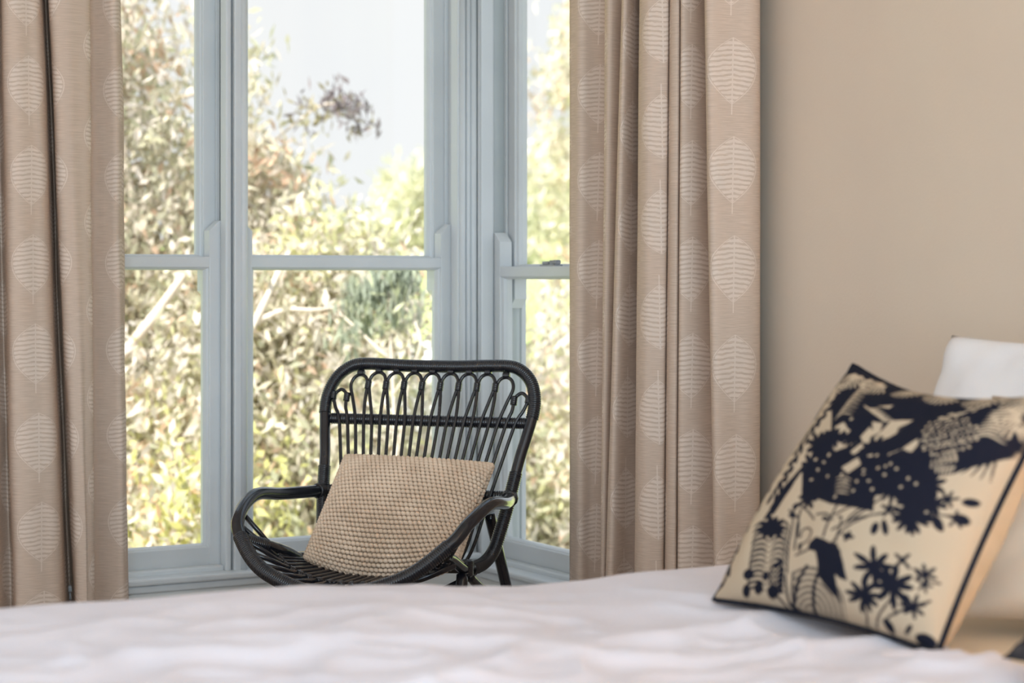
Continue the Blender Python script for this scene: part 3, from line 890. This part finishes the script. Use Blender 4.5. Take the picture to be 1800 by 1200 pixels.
# feathered strokes of the big palm leaves
for k in range(9):
    f = k / 8.0
    ink_line(A2(curve2([(820 + 30 * f + 10 * k, 560 - 30 * k), (930 + 12 * k, 540 - 26 * k), (1060 + 14 * k, 620 - 36 * k)])), 3.6, 0.0, True)
for k in range(6):
    ink_line(A2(curve2([(1000 + 40 * k, 300 - 6 * k), (1060 + 42 * k, 330), (1120 + 44 * k, 400 + 10 * k)])), 3.8, 0.0, True)
for k in range(8):
    ink_line(A2(curve2([(1080 + 22 * k, 480 - 10 * k), (1130 + 24 * k, 520), (1160 + 28 * k, 600 + 4 * k)])), 4.0, 0.0, True)
for k in range(6):
    ink_line(A2(curve2([(690 - 28 * k, 640 + 20 * k), (720 - 34 * k, 740 + 14 * k), (690 - 26 * k, 850 + 6 * k)])), 4.2 if k < 4 else 3.0, 0.0, True)
for i in range(12):
    for j in range(8):
        x = 455 + i * 36 + (18 if j % 2 else 0); y = 400 + j * 44 - 8 * i
        if (x - 640) ** 2 / 220 ** 2 + (y - 530) ** 2 / 190 ** 2 < 1:
            q = A2([(x + rs.uniform(-8, 8), y + rs.uniform(-8, 8))])[0]
            ink_ellipse(q[0], q[1], rs.uniform(4.0, 7.0), rs.uniform(3.6, 5.2), rs.uniform(0, 3), 0.0)
for k in range(16):
    q = A2([(560 + 22 * k, 330 - 5 * k + rs.uniform(-20, 30))])[0]
    ink_ellipse(q[0], q[1], 10, 3.2, -0.3, 0.0)
for k in range(9):                                   # dark hairs into the clearing
    ink_line(A2([(460 - 14 * k, 300 + 30 * k), (250 - 2 * k, 440 + 18 * k)]), 3.0, 1.0, True)
for k in range(7):                                   # dark spikes below the palm
    ink_line(A2(curve2([(1180, 640 + 6 * k), (1020 - 30 * k, 720 + 4 * k), (930 - 70 * k + 40, 910 - 22 * k)])), 5.0, 1.0, True)
# striped fan at the upper left corner
for k in range(10):
    ink_line(A1(curve2([(835 + 14 * k, 480 - 34 * k), (900 + 14 * k, 420 - 34 * k), (985 + 10 * k, 425 - 34 * k)])), 2.6, 0.0, True)
for k in range(7):
    ink_line(A1(curve2([(1060 + 26 * k, 330 + 12 * k), (1110 + 22 * k, 360 + 16 * k), (1190 + 20 * k, 350 + 16 * k)])), 3.4, 0.0, True)
for k in range(4):
    ink_line(A1(curve2([(850 + 8 * k, 200 - 22 * k), (920, 150 - 12 * k), (1000, 175 - 10 * k)])), 3.0, 0.0, True)
# petals breaking the edges of the bouquet
for (x, y, r, n) in ((740, 700, 110, 9), (700, 860, 110, 9), (760, 1000, 120, 10), (860, 620, 90, 8), (1000, 640, 70, 7), (700, 1120, 90, 8)):
    q = A1([(x, y)])[0]; ink_flower(q[0], q[1], r * 0.4374, n, 0.2)
for (x, y, r, n) in ((90, 640, 130, 10), (150, 830, 190, 12), (380, 780, 130, 10), (420, 980, 150, 11), (90, 980, 120, 9), (540, 930, 120, 10), (560, 1080, 110, 9), (250, 980, 110, 9)):
    q = A2([(x, y)])[0]; ink_flower(q[0], q[1], r * 0.4374, n, 0.17)
for (x, y) in ((140, 800), (200, 790), (290, 815), (75, 690), (120, 690), (30, 850), (80, 910), (200, 860), (240, 770), (110, 980), (380, 890), (330, 960), (440, 930)):
    q = A2([(x, y)])[0]; ink_ellipse(q[0], q[1], 5.5, 4.5, rs.uniform(0, 3), 0.0)
for (x, y) in ((985, 465), (825, 760), (790, 820), (745, 880), (700, 960), (840, 940), (960, 930), (1140, 900), (1080, 1080), (930, 1120), (1170, 780), (720, 800), (1000, 990), (1100, 1000)):
    q = A1([(x, y)])[0]; ink_ellipse(q[0], q[1], 6.0, 4.2, rs.uniform(0, 3), 0.0)
for k in range(5):
    ink_line(A1(curve2([(920, 960 + 30 * k), (980, 950 + 34 * k), (1050, 985 + 30 * k)])), 2.4, 0.0, True)
# left edge strokes
ink_line(A1(curve2([(640, 830), (560, 960), (490, 1050), (400, 1190)])), 10, 1.0, True)
ink_line(A1(curve2([(560, 1000), (480, 1120), (430, 1240)])), 8, 1.0, True)
ink_line(A3(curve2([(480, 0), (420, 90), (370, 170)])), 9, 1.0, True)
# leafy border down the left edge and fans of fine strokes in the dark top, laid out on the cloth itself
SX, SY = PX, PY
PX, PY = U_ * 900, V_ * 900
for k in range(24):
    y0 = 20 + 880 * k / 24.0
    ink_leaf(6, y0, 0.55 + 0.4 * math.sin(k * 1.7), 62, 9)
    ink_leaf(40, y0 + 10, 1.25, 52, 8)
    if k % 2: ink_leaf(70, y0, 2.0, 46, 8)
    if k > 7: ink_leaf(105, y0 - 8, 1.0 + 0.5 * math.sin(k), 60, 11); ink_leaf(150, y0, 2.2, 52, 10)
for (fx_, fy_, a0, nf_, l0) in ((90, 880, -1.4, 11, 70), (240, 885, -1.9, 10, 66), (380, 890, -1.3, 10, 60), (540, 890, -1.8, 11, 64), (700, 890, -1.4, 12, 70), (860, 885, -2.2, 12, 80), (30, 800, -0.6, 8, 60), (880, 790, -2.6, 9, 70)):
    for k in range(nf_):
        a = a0 + (k - nf_ / 2) * 0.21
        x0, y0 = fx_ + 20 * math.cos(a), fy_ + 20 * math.sin(a)
        ink_line([(x0, y0), (x0 + l0 * 0.5 * math.cos(a + 0.15), y0 + l0 * 0.5 * math.sin(a + 0.15)), (x0 + l0 * math.cos(a + 0.3), y0 + l0 * math.sin(a + 0.3))], 3.2, 0.0)
PX, PY = SX, SY
# banded fern with its star flower
q = A3([(440, 240)])[0]; ink_flower(q[0], q[1], 46, 9, 0.22)
for k in range(13):
    y = 190 + 44 * k
    w = 5.6 if k % 2 else 4.6
    ink_line(A3(curve2([(435, y + 40), (390, y + 5), (340 - 2 * k, y + 20), (310, y + 55)])), w, 1.0, True)
    ink_line(A3(curve2([(445, y + 40), (500, y), (550, y + 15), (580, y + 60)])), w, 1.0, True)
ink_poly(A3([(470, 560), (545, 500), (575, 600), (570, 780), (500, 800), (470, 700)]))
for k in range(5):
    ink_line(A3(curve2([(480, 560 + 40 * k), (510, 600 + 40 * k), (545, 560 + 46 * k)])), 2.4, 0.0, True)
for (x, y, rx, ry) in ((300, 750, 30, 52), (390, 735, 32, 50), (310, 620, 40, 44), (500, 770, 44, 56), (440, 640, 24, 40)):
    q = A3([(x, y)])[0]; ink_ellipse(q[0], q[1], rx * 0.4374, ry * 0.4374)
for P in ([(590, 60), (600, 200), (590, 400), (600, 620)], [(650, 100), (640, 260), (640, 430)], [(560, 100), (640, 170), (660, 330)], [(680, 330), (690, 275), (740, 260), (775, 300), (750, 370), (700, 390)], [(880, 340), (900, 240), (960, 60)], [(800, 150), (880, 150), (940, 200)], [(780, 190), (720, 120), (640, 60)], [(950, 400), (1010, 310), (1090, 240), (1200, 180)], [(980, 380), (1010, 200), (980, 180)], [(1050, 220), (1130, 130), (1190, 100)], [(650, 620), (640, 760), (650, 900)], [(770, 580), (700, 660), (660, 760)], [(590, 640), (600, 760), (620, 880)], [(660, 480), (760, 450)], [(500, 780), (560, 840), (600, 900)]):
    ink_line(A3(curve2(P)), 3.4)
for (x, y, a, l) in ((1070, 340, 0.2, 60), (1070, 340, 2.0, 50), (1070, 340, 3.5, 50), (1070, 340, -1.2, 50), (690, 380, 1.6, 80), (850, 180, 0.4, 80), (560, 130, 0.5, 70), (620, 40, 2.0, 80)):
    q = A3([(x, y)])[0]; ink_leaf(q[0], q[1], a, l * 0.4374, 9)
# coiled fronds, fine grey lines
c0 = A3([(770, 930)])[0]
dd = np.hypot(PX - c0[0], (PY - c0[1]) * 0.82)
reg = (dd < 132) & (PX < c0[0] + 118) & (PX > c0[0] - 58) & (PY < c0[1] + 30)
ink[reg & (np.sin(dd * 2 * math.pi / 16.5) > 0.0)] = 0.75
for P in ([(850, 640), (810, 780), (800, 960)], [(760, 580), (690, 700), (650, 860)], [(640, 880), (650, 920), (700, 940)]):
    ink_line(A3(curve2(P)), 5.5)
ink_poly(A3([(620, 850), (690, 900), (760, 960), (640, 930)]))
# the dark bird with folded wings, tail down
ink_poly(A3([(758, 440), (770, 385), (820, 345), (880, 362), (930, 388), (990, 398), (1030, 470), (1055, 560), (1078, 692), (1030, 682), (990, 650), (1000, 760), (1015, 862), (960, 800), (890, 712), (852, 650), (850, 560), (830, 470)]))
# star flowers and sprigs at the lower right
for (x, y, r, n) in ((290, 500, 130, 8), (405, 610, 145, 9), (220, 690, 115, 9), (470, 440, 70, 4), (610, 520, 75, 6), (600, 590, 55, 5), (530, 735, 85, 7), (740, 15, 70, 6), (375, 100, 70, 5), (800, 150, 60, 5)):
    q = A4([(x, y)])[0]; ink_flower(q[0], q[1], r * 0.5, n, 0.155)
q = A4([(520, 150)])[0]; ink_flower(q[0], q[1], 66, 9, 0.14, a0=0.1, fan=4.0)
q = A4([(560, 40)])[0]; ink_flower(q[0], q[1], 66, 10, 0.2)
for (x, y, rx, ry, a) in ((285, 235, 24, 44, 0.3), (350, 225, 22, 54, -0.2), (830, 150, 60, 36, 0.3), (885, 35, 60, 28, 0.1), (690, 185, 30, 60, -0.5), (365, 875, 26, 56, -0.5), (490, 885, 16, 40, 0.6), (600, 945, 70, 46, 0.3), (640, 150, 50, 20, 0.4)):
    q = A4([(x, y)])[0]; ink_ellipse(q[0], q[1], rx * 0.5, ry * 0.5, a)
for P in ([(280, 890), (300, 820), (340, 760), (400, 690)], [(215, 890), (225, 830), (210, 760)], [(0, 250), (90, 200), (180, 165), (320, 130), (500, 110)], [(0, 140), (120, 80), (260, 20)], [(120, 190), (230, 90), (330, 10)], [(400, 800), (500, 740), (640, 690)], [(540, 130), (640, 125), (800, 130)], [(330, 850), (420, 780), (520, 760)], [(560, 520), (640, 560), (700, 570)]):
    ink_line(A4(curve2(P)), 3.4)

pcr = empty('printed_cushion', (-0.85, -2.44, 0.0))
tag(pcr, 'cream cushion with navy flower and bird print propped on the bed', 'cushion')
pc_off = Vector((-0.85, -2.44, 0.0))
pc = [Vector(p) - pc_off for p in ((-0.872, -2.235, 0.615), (-0.842, -2.640, 0.607), (-0.655, -2.262, 0.926), (-0.640, -2.632, 0.905))]
nf = 330
TF, TB = 0.075, 0.105
def pcp(u, v, side):
    p, n = cushion_point(pc, u, v, side, TF if side > 0 else TB, 0.028)
    p = p + Vector((0, 0, -0.022 * 4 * u * (1 - u) * v ** 3))
    w = 0.008 * noise.noise(Vector((u * 3.2, v * 3.2, 1.7 + side))) + 0.0022 * noise.noise(Vector((u * 9, v * 9, 4.7)))
    e = 16 * u * (1 - u) * v * (1 - v)
    return p + n * side * w * min(1, e * 4), n * side
# normal of (br-bl)x(tl-bl) must face the foot of the bed
fsgn = 1 if (pc[1] - pc[0]).cross(pc[2] - pc[0]).x < 0 else -1
vs = []
cols_ = np.zeros((nf + 1, nf + 1, 4), np.float32)
for j in range(nf + 1):
    for i in range(nf + 1):
        vs.append(pcp(i / nf, j / nf, fsgn)[0])
fs = [(j * (nf + 1) + i, j * (nf + 1) + i + 1, (j + 1) * (nf + 1) + i + 1, (j + 1) * (nf + 1) + i) for j in range(nf) for i in range(nf)]
# sample the drawing with a small box filter
k2 = np.zeros_like(ink)
for dy_ in (-1, 0, 1):
    for dx_ in (-1, 0, 1):
        k2 += np.roll(np.roll(ink, dy_, 0), dx_, 1) / 9.0
ii = np.clip((np.arange(nf + 1) / nf * NP).astype(int), 0, NP - 1)
samp = k2[np.ix_(ii, ii)]
front = obj('front_panel', vs, fs, None, pcr, True)
ca = front.data.attributes.new('print', 'FLOAT', 'POINT')
ca.data.foreach_set('value', samp.reshape(-1).astype(np.float32))
m, N, Lk, b = mat_base('garden_print', (0.6, 0.5, 0.4), 0.9, 0.1)
at = N.new('ShaderNodeAttribute'); at.attribute_name = 'print'
mx = N.new('ShaderNodeMix'); mx.data_type = 'RGBA'
mx.inputs['A'].default_value = (0.51, 0.40, 0.285, 1); mx.inputs['B'].default_value = (0.011, 0.012, 0.022, 1)
Lk.new(at.outputs['Fac'], mx.inputs['Factor']); Lk.new(mx.outputs['Result'], b.inputs['Base Color'])
nt = N.new('ShaderNodeTexNoise'); nt.inputs['Scale'].default_value = 260
bp = N.new('ShaderNodeBump'); bp.inputs['Strength'].default_value = 0.2; bp.inputs['Distance'].default_value = 0.001
tcx = N.new('ShaderNodeTexCoord'); Lk.new(tcx.outputs['Object'], nt.inputs['Vector'])
Lk.new(nt.outputs[0], bp.inputs['Height']); Lk.new(bp.outputs[0], b.inputs['Normal'])
front.data.materials.append(m)
nb = 50
vs = [pcp(i / nb, j / nb, -fsgn)[0] for j in range(nb + 1) for i in range(nb + 1)]
fs = [(j * (nb + 1) + i, (j + 1) * (nb + 1) + i, (j + 1) * (nb + 1) + i + 1, j * (nb + 1) + i + 1) for j in range(nb) for i in range(nb)]
M['cream'] = noise_mat('cream_cotton', (0.54, 0.41, 0.28), (0.60, 0.46, 0.32), 30, 0.9, 0.1, 0.2, 220, bump_dist=0.001)
obj('back_panel', vs, fs, M['cream'], pcr, True)
edge = [pcp(t / 60, 0, 1)[0] for t in range(60)] + [pcp(1, t / 60, 1)[0] for t in range(60)] + [pcp(1 - t / 60, 1, 1)[0] for t in range(60)] + [pcp(0, 1 - t / 60, 1)[0] for t in range(60)]
MB().tube(edge, 0.0042, 8, closed=True).build('piping', M['navy'], pcr, True)

def pillow(name, corners, tf, tb, mat, label, cat, pinch=0.05, seed=0.0, group=None):
    ctr = sum((Vector(c) for c in corners), Vector()) / 4
    root_loc = Vector((ctr.x, ctr.y, min(c[2] for c in corners)))
    c = [Vector(p) - root_loc for p in corners]
    o = cushion_mesh(c, tf, tb, pinch, 44, mat, name, None, 0.0, 0.010, seed)
    o.location = root_loc
    tag(o, label, cat, group)
    return o
pillow('pillow', [(-0.36, -1.98, 0.60), (-0.33, -2.66, 0.60), (-0.235, -2.00, 0.955), (-0.205, -2.66, 0.955)], 0.095, 0.095, M['pillow'], 'white pillow standing upright against the wall, highest behind the printed cushion', 'pillow', 0.035, 1.0, 'bed pillows')
pillow('pillow', [(-0.67, -2.44, 0.605), (-0.33, -2.98, 0.605), (-0.50, -2.37, 0.885), (-0.16, -2.91, 0.885)], 0.085, 0.085, M['pillow_warmlit'], 'pale pillow coloured as if lamplit, leaning right behind the edge of the printed cushion', 'pillow', 0.035, 9.0, 'bed pillows')
pillow('throw_cushion', [(-0.90, -2.805, 0.634), (-0.87, -3.16, 0.634), (-0.82, -2.795, 0.690), (-0.79, -3.15, 0.690)], 0.018, 0.018, M['dark_fabric'], 'dark charcoal cushion corner at the lower right edge', 'cushion', 0.03, 3.0)

# ------------------------------------------------------------------ bedside lamp beyond the right edge of the view
ns = empty('bedside_table', (-0.46, -3.78, 0.0))
tag(ns, 'small dark wooden bedside table on the near side of the bed', 'table')
MB().box((-0.22, -0.22, 0.50), (0.22, 0.22, 0.53), 0.004).build('table_top', M['wood_dark'], ns)
MB().box((-0.20, -0.20, 0.34), (0.20, 0.20, 0.50), 0.003).build('drawer_box', M['wood_dark'], ns)
for sx in (-0.18, 0.18):
    for sy in (-0.18, 0.18):
        MB().box((sx - 0.018, sy - 0.018, 0.0), (sx + 0.018, sy + 0.018, 0.34), 0.003).build('leg', M['wood_dark'], ns)
lp = empty('bedside_lamp', (-0.46, -3.78, 0.53))
tag(lp, 'bedside lamp with drum shade on the small dark table', 'lamp')
MB().tube([(0, 0, 0), (0, 0, 0.02), (0, 0, 0.05), (0, 0, 0.14), (0, 0, 0.22), (0, 0, 0.26)], [0.075, 0.075, 0.03, 0.055, 0.03, 0.012], 20).build('lamp_base', M['brass'], lp, True)
m = bpy.data.materials.new('lamp_shade_cloth'); m.use_nodes = True
N = m.node_tree.nodes; Lk = m.node_tree.links; N.clear()
out = N.new('ShaderNodeOutputMaterial'); d = N.new('ShaderNodeBsdfDiffuse'); t = N.new('ShaderNodeBsdfTranslucent'); mx = N.new('ShaderNodeMixShader')
d.inputs[0].default_value = (0.85, 0.76, 0.62, 1); t.inputs[0].default_value = (0.95, 0.80, 0.60, 1); mx.inputs[0].default_value = 0.6
Lk.new(d.outputs[0], mx.inputs[1]); Lk.new(t.outputs[0], mx.inputs[2]); Lk.new(mx.outputs[0], out.inputs[0])
MB().tube([(0, 0, 0.24), (0, 0, 0.46)], [0.15, 0.12], 28, caps=False).build('lamp_shade', m, lp, True)
bulb = add_light('lamp_bulb', 'POINT', (0, 0, 0.34), 40.0, (1.0, 0.60, 0.28), size=0.04)
bulb.parent = lp

# ------------------------------------------------------------------ the garden outside
def W(R, D, z): 
    p = CAM + RGT * R + FWD * D
    return Vector((p.x, p.y, z))
def ground_z(D): 
    return -2.6 + max(0.0, D - 11.0) * 0.20 - max(0.0, D - 30) * 0.18
nD, nR = 60, 40
vs = []; fs = []
for j in range(nD + 1):
    D = 5.9 + (110 - 5.9) * (j / nD) ** 1.8
    for i in range(nR + 1):
        R = (-1 + 2 * i / nR) * (12 + D * 0.7)
        p = W(R, D, 0)
        vs.append((p.x, p.y, ground_z(D) + 0.25 * noise.noise(Vector((p.x * 0.2, p.y * 0.2, 0)))))
for j in range(nD):
    for i in range(nR):
        a = j * (nR + 1) + i
        fs.append((a, a + 1, a + nR + 2, a + nR + 1))
lawn = obj('garden_lawn', vs, fs, M['grass'], None, True)
tag(lawn, kind='structure')

PAL_GUM = [((0.78, 0.70, 0.58), 4), ((0.66, 0.60, 0.42), 4), ((0.52, 0.52, 0.30), 3), ((0.42, 0.46, 0.26), 2.5), ((0.60, 0.36, 0.20), 1.3), ((0.72, 0.66, 0.60), 2), ((0.30, 0.30, 0.16), 1.5)]
PAL_SHRUB = [((0.82, 0.75, 0.63), 4.5), ((0.68, 0.64, 0.42), 4), ((0.64, 0.66, 0.22), 1.8), ((0.46, 0.50, 0.26), 2.5), ((0.64, 0.40, 0.22), 1.0), ((0.80, 0.74, 0.66), 3), ((0.33, 0.33, 0.18), 1.5)]
PAL_LOW = [((0.84, 0.77, 0.62), 3.5), ((0.72, 0.72, 0.16), 3.5), ((0.58, 0.62, 0.14), 2.5), ((0.74, 0.44, 0.20), 1.2), ((0.40, 0.44, 0.24), 2.2), ((0.82, 0.74, 0.68), 2.5)]
PAL_DARK = [((0.22, 0.30, 0.20), 4), ((0.32, 0.40, 0.26), 3), ((0.50, 0.56, 0.30), 2), ((0.16, 0.20, 0.14), 2)]
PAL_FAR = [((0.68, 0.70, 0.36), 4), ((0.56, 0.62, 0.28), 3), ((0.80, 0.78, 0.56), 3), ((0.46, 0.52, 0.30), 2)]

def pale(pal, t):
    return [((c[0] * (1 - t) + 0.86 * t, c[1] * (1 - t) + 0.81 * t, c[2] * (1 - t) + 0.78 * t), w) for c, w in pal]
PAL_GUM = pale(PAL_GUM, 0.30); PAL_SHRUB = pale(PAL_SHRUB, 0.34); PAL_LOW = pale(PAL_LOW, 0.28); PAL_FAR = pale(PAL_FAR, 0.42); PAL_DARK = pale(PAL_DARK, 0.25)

def foliage(name, parent, origin, blobs, n_twigs, per, spread, ll, lw, pal, seed, droop=0.5):
    rg = np.random.RandomState(seed)
    wts = np.array([b[3] for b in blobs], float); wts /= wts.sum()
    bi = rg.choice(len(blobs), n_twigs, p=wts)
    cen = np.array([[*b[0]] for b in blobs])[bi]
    rad = np.array([[*b[1]] for b in blobs])[bi]
    d = rg.normal(size=(n_twigs, 3)); d /= np.linalg.norm(d, axis=1)[:, None]
    rr = rg.random(n_twigs) ** 0.45
    tw = cen + d * rad * rr[:, None]
    # tint per twig so that sprays share a hue
    pc_ = np.array([p[0] for p in pal]); pw_ = np.array([p[1] for p in pal], float); pw_ /= pw_.sum()
    tc_ = rg.choice(len(pal), n_twigs, p=pw_)
    n = n_twigs * per
    ti = np.repeat(np.arange(n_twigs), per)
    sc = spread * (0.5 + rg.random(n_twigs))[ti][:, None]
    pos = tw[ti] + np.clip(rg.normal(size=(n, 3)), -1.7, 1.7) * sc * np.array([1, 1, 1.1])
    ax = rg.normal(size=(n, 3)); ax[:, 2] -= droop * 2; ax /= np.linalg.norm(ax, axis=1)[:, None]
    ot = rg.normal(size=(n, 3)); ot -= (ot * ax).sum(1)[:, None] * ax; ot /= np.linalg.norm(ot, axis=1)[:, None]
    nn = np.cross(ax, ot)
    L = (ll * (0.6 + 0.8 * rg.random(n)))[:, None]; Wd = (lw * (0.6 + 0.8 * rg.random(n)))[:, None]
    v = np.empty((n, 4, 3))
    v[:, 0] = pos - ax * L * 0.5
    v[:, 1] = pos + ot * Wd * 0.5 + nn * Wd * 0.2
    v[:, 2] = pos + ax * L * 0.5
    v[:, 3] = pos - ot * Wd * 0.5 + nn * Wd * 0.2
    own = rg.choice(len(pal), n, p=pw_)
    pick = np.where(rg.random(n) < 0.55, tc_[ti], own)
    col = pc_[pick] * (0.8 + 0.4 * rg.random(n))[:, None]
    me = bpy.data.meshes.new(name)
    me.vertices.add(n * 4); me.vertices.foreach_set('co', (v.reshape(-1, 3) - np.array(origin)).reshape(-1))
    me.loops.add(n * 4); me.loops.foreach_set('vertex_index', np.arange(n * 4, dtype=np.int32))
    me.polygons.add(n); me.polygons.foreach_set('loop_start', np.arange(0, n * 4, 4, dtype=np.int32)); me.polygons.foreach_set('loop_total', np.full(n, 4, np.int32))
    me.update()
    at = me.attributes.new('leaf_color', 'FLOAT_COLOR', 'POINT')
    c4 = np.ones((n, 4, 4), np.float32); c4[:, :, :3] = np.clip(col, 0, 0.95)[:, None, :]
    at.data.foreach_set('color', c4.reshape(-1))
    o = link_mesh(name, me, M['leaf'], parent)
    tag(o, kind='stuff')
    return tw

def tree(name, label, cat, R, D, blobs_rdz, n_twigs, per, spread, ll, lw, pal, seed, n_br=10, trunk=0.07, group=None, lean=(0, 0), droop=0.5, first=0.4):
    base = W(R, D, ground_z(D) - 0.05)
    root = empty(name, base)
    tag(root, label, cat, group)
    blobs = []
    for (r, dd, z, rx, rz, wt) in blobs_rdz:
        p = W(R + r, D + dd, z)
        blobs.append(((p.x, p.y, p.z), (rx, rx, rz), None, wt))
    tw = foliage('foliage', root, base, blobs, n_twigs, per, spread, ll, lw, pal, seed, droop)
    rg = random.Random(seed)
    top = max(b[0][2] for b in blobs)
    tpts = []
    for k in range(6):
        f = k / 5
        p = base.lerp(Vector((base.x + lean[0], base.y + lean[1], top)), f)
        tpts.append(p - base + Vector((rg.uniform(-1, 1), rg.uniform(-1, 1), 0)) * trunk * 1.6 * (1 if 0 < k else 0))
    tc = catmull(tpts, 5)
    MB().tube(tc, [trunk * (1 - 0.75 * i / (len(tc) - 1)) for i in range(len(tc))], 9).build('trunk', M['bark'], root, True)
    for k in range(n_br):
        s = tc[int(len(tc) * rg.uniform(first, 0.95))]
        e = Vector(tw[rg.randrange(len(tw))]) - base
        mid = s.lerp(e, 0.5) + Vector((rg.uniform(-1, 1), rg.uniform(-1, 1), rg.uniform(-0.5, 1))) * 0.18
        bc = catmull([s, mid, e], 6)
        r0 = trunk * rg.uniform(0.22, 0.45)
        MB().tube(bc, [r0 * (1 - 0.8 * i / (len(bc) - 1)) for i in range(len(bc))], 6).build('branch', M['bark'], root, True)
    return root

tree('gum_tree', 'tall pale gum tree filling the left window', 'tree', -2.3, 10.2,
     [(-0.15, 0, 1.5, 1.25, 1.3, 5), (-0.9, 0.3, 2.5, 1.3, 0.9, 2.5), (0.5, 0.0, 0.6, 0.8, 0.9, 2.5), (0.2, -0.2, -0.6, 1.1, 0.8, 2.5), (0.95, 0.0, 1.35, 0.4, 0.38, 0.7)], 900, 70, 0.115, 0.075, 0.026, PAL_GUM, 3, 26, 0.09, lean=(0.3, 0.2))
gum = bpy.data.objects['gum_tree']
for limb in (((-1.46, 9.2, 1.13, 0.014), (-1.50, 9.0, 1.03, 0.019), (-1.60, 8.85, 0.86, 0.023), (-1.78, 8.8, 0.60, 0.027), (-1.95, 9.0, 0.2, 0.04), (-2.25, 10.1, -0.2, 0.06)),
             ((-1.00, 8.95, 1.16, 0.009), (-1.04, 8.85, 1.06, 0.013), (-1.10, 8.8, 0.92, 0.016), (-1.20, 8.8, 0.74, 0.020), (-1.5, 9.0, 0.4, 0.03), (-2.2, 10.1, 0.1, 0.05)),
             ((-0.76, 8.85, 0.92, 0.007), (-0.86, 8.8, 0.90, 0.009), (-1.00, 8.8, 0.90, 0.012), (-1.13, 8.8, 0.85, 0.015))):
    lp_ = catmull([W(a, b_, c) - gum.location for a, b_, c, d_ in limb], 6)
    rr_ = [limb[min(len(limb) - 1, i // 6)][3] for i in range(len(lp_))]
    MB().tube(lp_, rr_, 8).build('branch', M['bark'], gum, True)
spray = []
for (a, dz_) in ((-1.02, 0.0), (-0.92, 0.06), (-0.84, 0.0), (-0.78, -0.06)):
    q = W(a, 10.2, 1.92 + dz_); spray.append(((q.x, q.y, q.z), (0.06, 0.06, 0.06), None, 1.0))
foliage('foliage', gum, gum.location, spray, 12, 20, 0.045, 0.07, 0.018, [((0.30, 0.26, 0.28), 3), ((0.40, 0.36, 0.24), 2)], 77, 0.6)  # leaves coloured dark to read as a backlit silhouette against the sky
MB().tube(catmull([W(-1.5, 10.2, 1.5) - gum.location, W(-1.15, 10.2, 1.80) - gum.location, W(-0.95, 10.2, 1.93) - gum.location, W(-0.78, 10.2, 1.88) - gum.location], 5), 0.006, 6).build('branch', M['bark'], gum, True)
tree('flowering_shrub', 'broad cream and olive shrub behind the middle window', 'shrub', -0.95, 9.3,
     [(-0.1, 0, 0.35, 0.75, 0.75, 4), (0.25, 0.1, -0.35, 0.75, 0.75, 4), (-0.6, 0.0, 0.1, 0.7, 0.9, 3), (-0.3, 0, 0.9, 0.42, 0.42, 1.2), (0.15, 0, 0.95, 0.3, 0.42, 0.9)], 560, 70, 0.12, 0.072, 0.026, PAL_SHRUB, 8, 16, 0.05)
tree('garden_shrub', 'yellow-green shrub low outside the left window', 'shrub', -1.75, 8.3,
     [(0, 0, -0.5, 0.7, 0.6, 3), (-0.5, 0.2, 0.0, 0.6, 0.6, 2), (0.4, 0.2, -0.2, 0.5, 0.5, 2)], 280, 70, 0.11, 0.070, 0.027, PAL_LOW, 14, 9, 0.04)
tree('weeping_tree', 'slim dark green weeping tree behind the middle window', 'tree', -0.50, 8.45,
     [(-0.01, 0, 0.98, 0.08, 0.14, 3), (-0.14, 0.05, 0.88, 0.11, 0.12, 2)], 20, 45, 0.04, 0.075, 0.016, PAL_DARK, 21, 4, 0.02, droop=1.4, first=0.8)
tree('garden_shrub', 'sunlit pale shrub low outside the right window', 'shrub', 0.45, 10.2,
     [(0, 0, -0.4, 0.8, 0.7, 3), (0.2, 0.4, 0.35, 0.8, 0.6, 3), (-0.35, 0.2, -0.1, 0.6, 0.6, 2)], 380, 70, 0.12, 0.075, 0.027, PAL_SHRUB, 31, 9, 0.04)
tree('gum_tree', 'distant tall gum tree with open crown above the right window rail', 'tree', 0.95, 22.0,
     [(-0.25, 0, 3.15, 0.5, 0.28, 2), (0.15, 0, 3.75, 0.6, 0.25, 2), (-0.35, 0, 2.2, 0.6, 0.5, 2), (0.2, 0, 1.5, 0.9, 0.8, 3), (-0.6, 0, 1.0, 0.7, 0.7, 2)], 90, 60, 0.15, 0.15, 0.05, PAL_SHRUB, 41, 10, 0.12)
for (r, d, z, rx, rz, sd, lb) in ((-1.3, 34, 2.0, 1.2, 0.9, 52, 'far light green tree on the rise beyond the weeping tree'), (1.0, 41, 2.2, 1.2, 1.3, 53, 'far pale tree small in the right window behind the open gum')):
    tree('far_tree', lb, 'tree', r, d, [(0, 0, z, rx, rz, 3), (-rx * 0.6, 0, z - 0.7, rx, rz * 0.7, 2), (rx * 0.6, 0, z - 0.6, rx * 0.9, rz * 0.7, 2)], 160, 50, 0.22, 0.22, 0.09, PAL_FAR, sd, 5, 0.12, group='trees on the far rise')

sh = W(-0.66, 14.5, ground_z(14.5) - 0.05)
shed = empty('garden_shed', sh, math.radians(-20))
tag(shed, 'small white shed roof showing among the shrubs outside', 'shed')
MB().box((-0.45, -0.35, 0.0), (0.45, 0.35, 2.27), 0.01).build('walls', M['white_metal'], shed)
MB().prism([(-0.42, 2.24), (-0.42, 2.30), (0.0, 2.52), (0.42, 2.30), (0.42, 2.24)], 0, -0.5, 0.5).build('roof', M['white_metal'], shed)
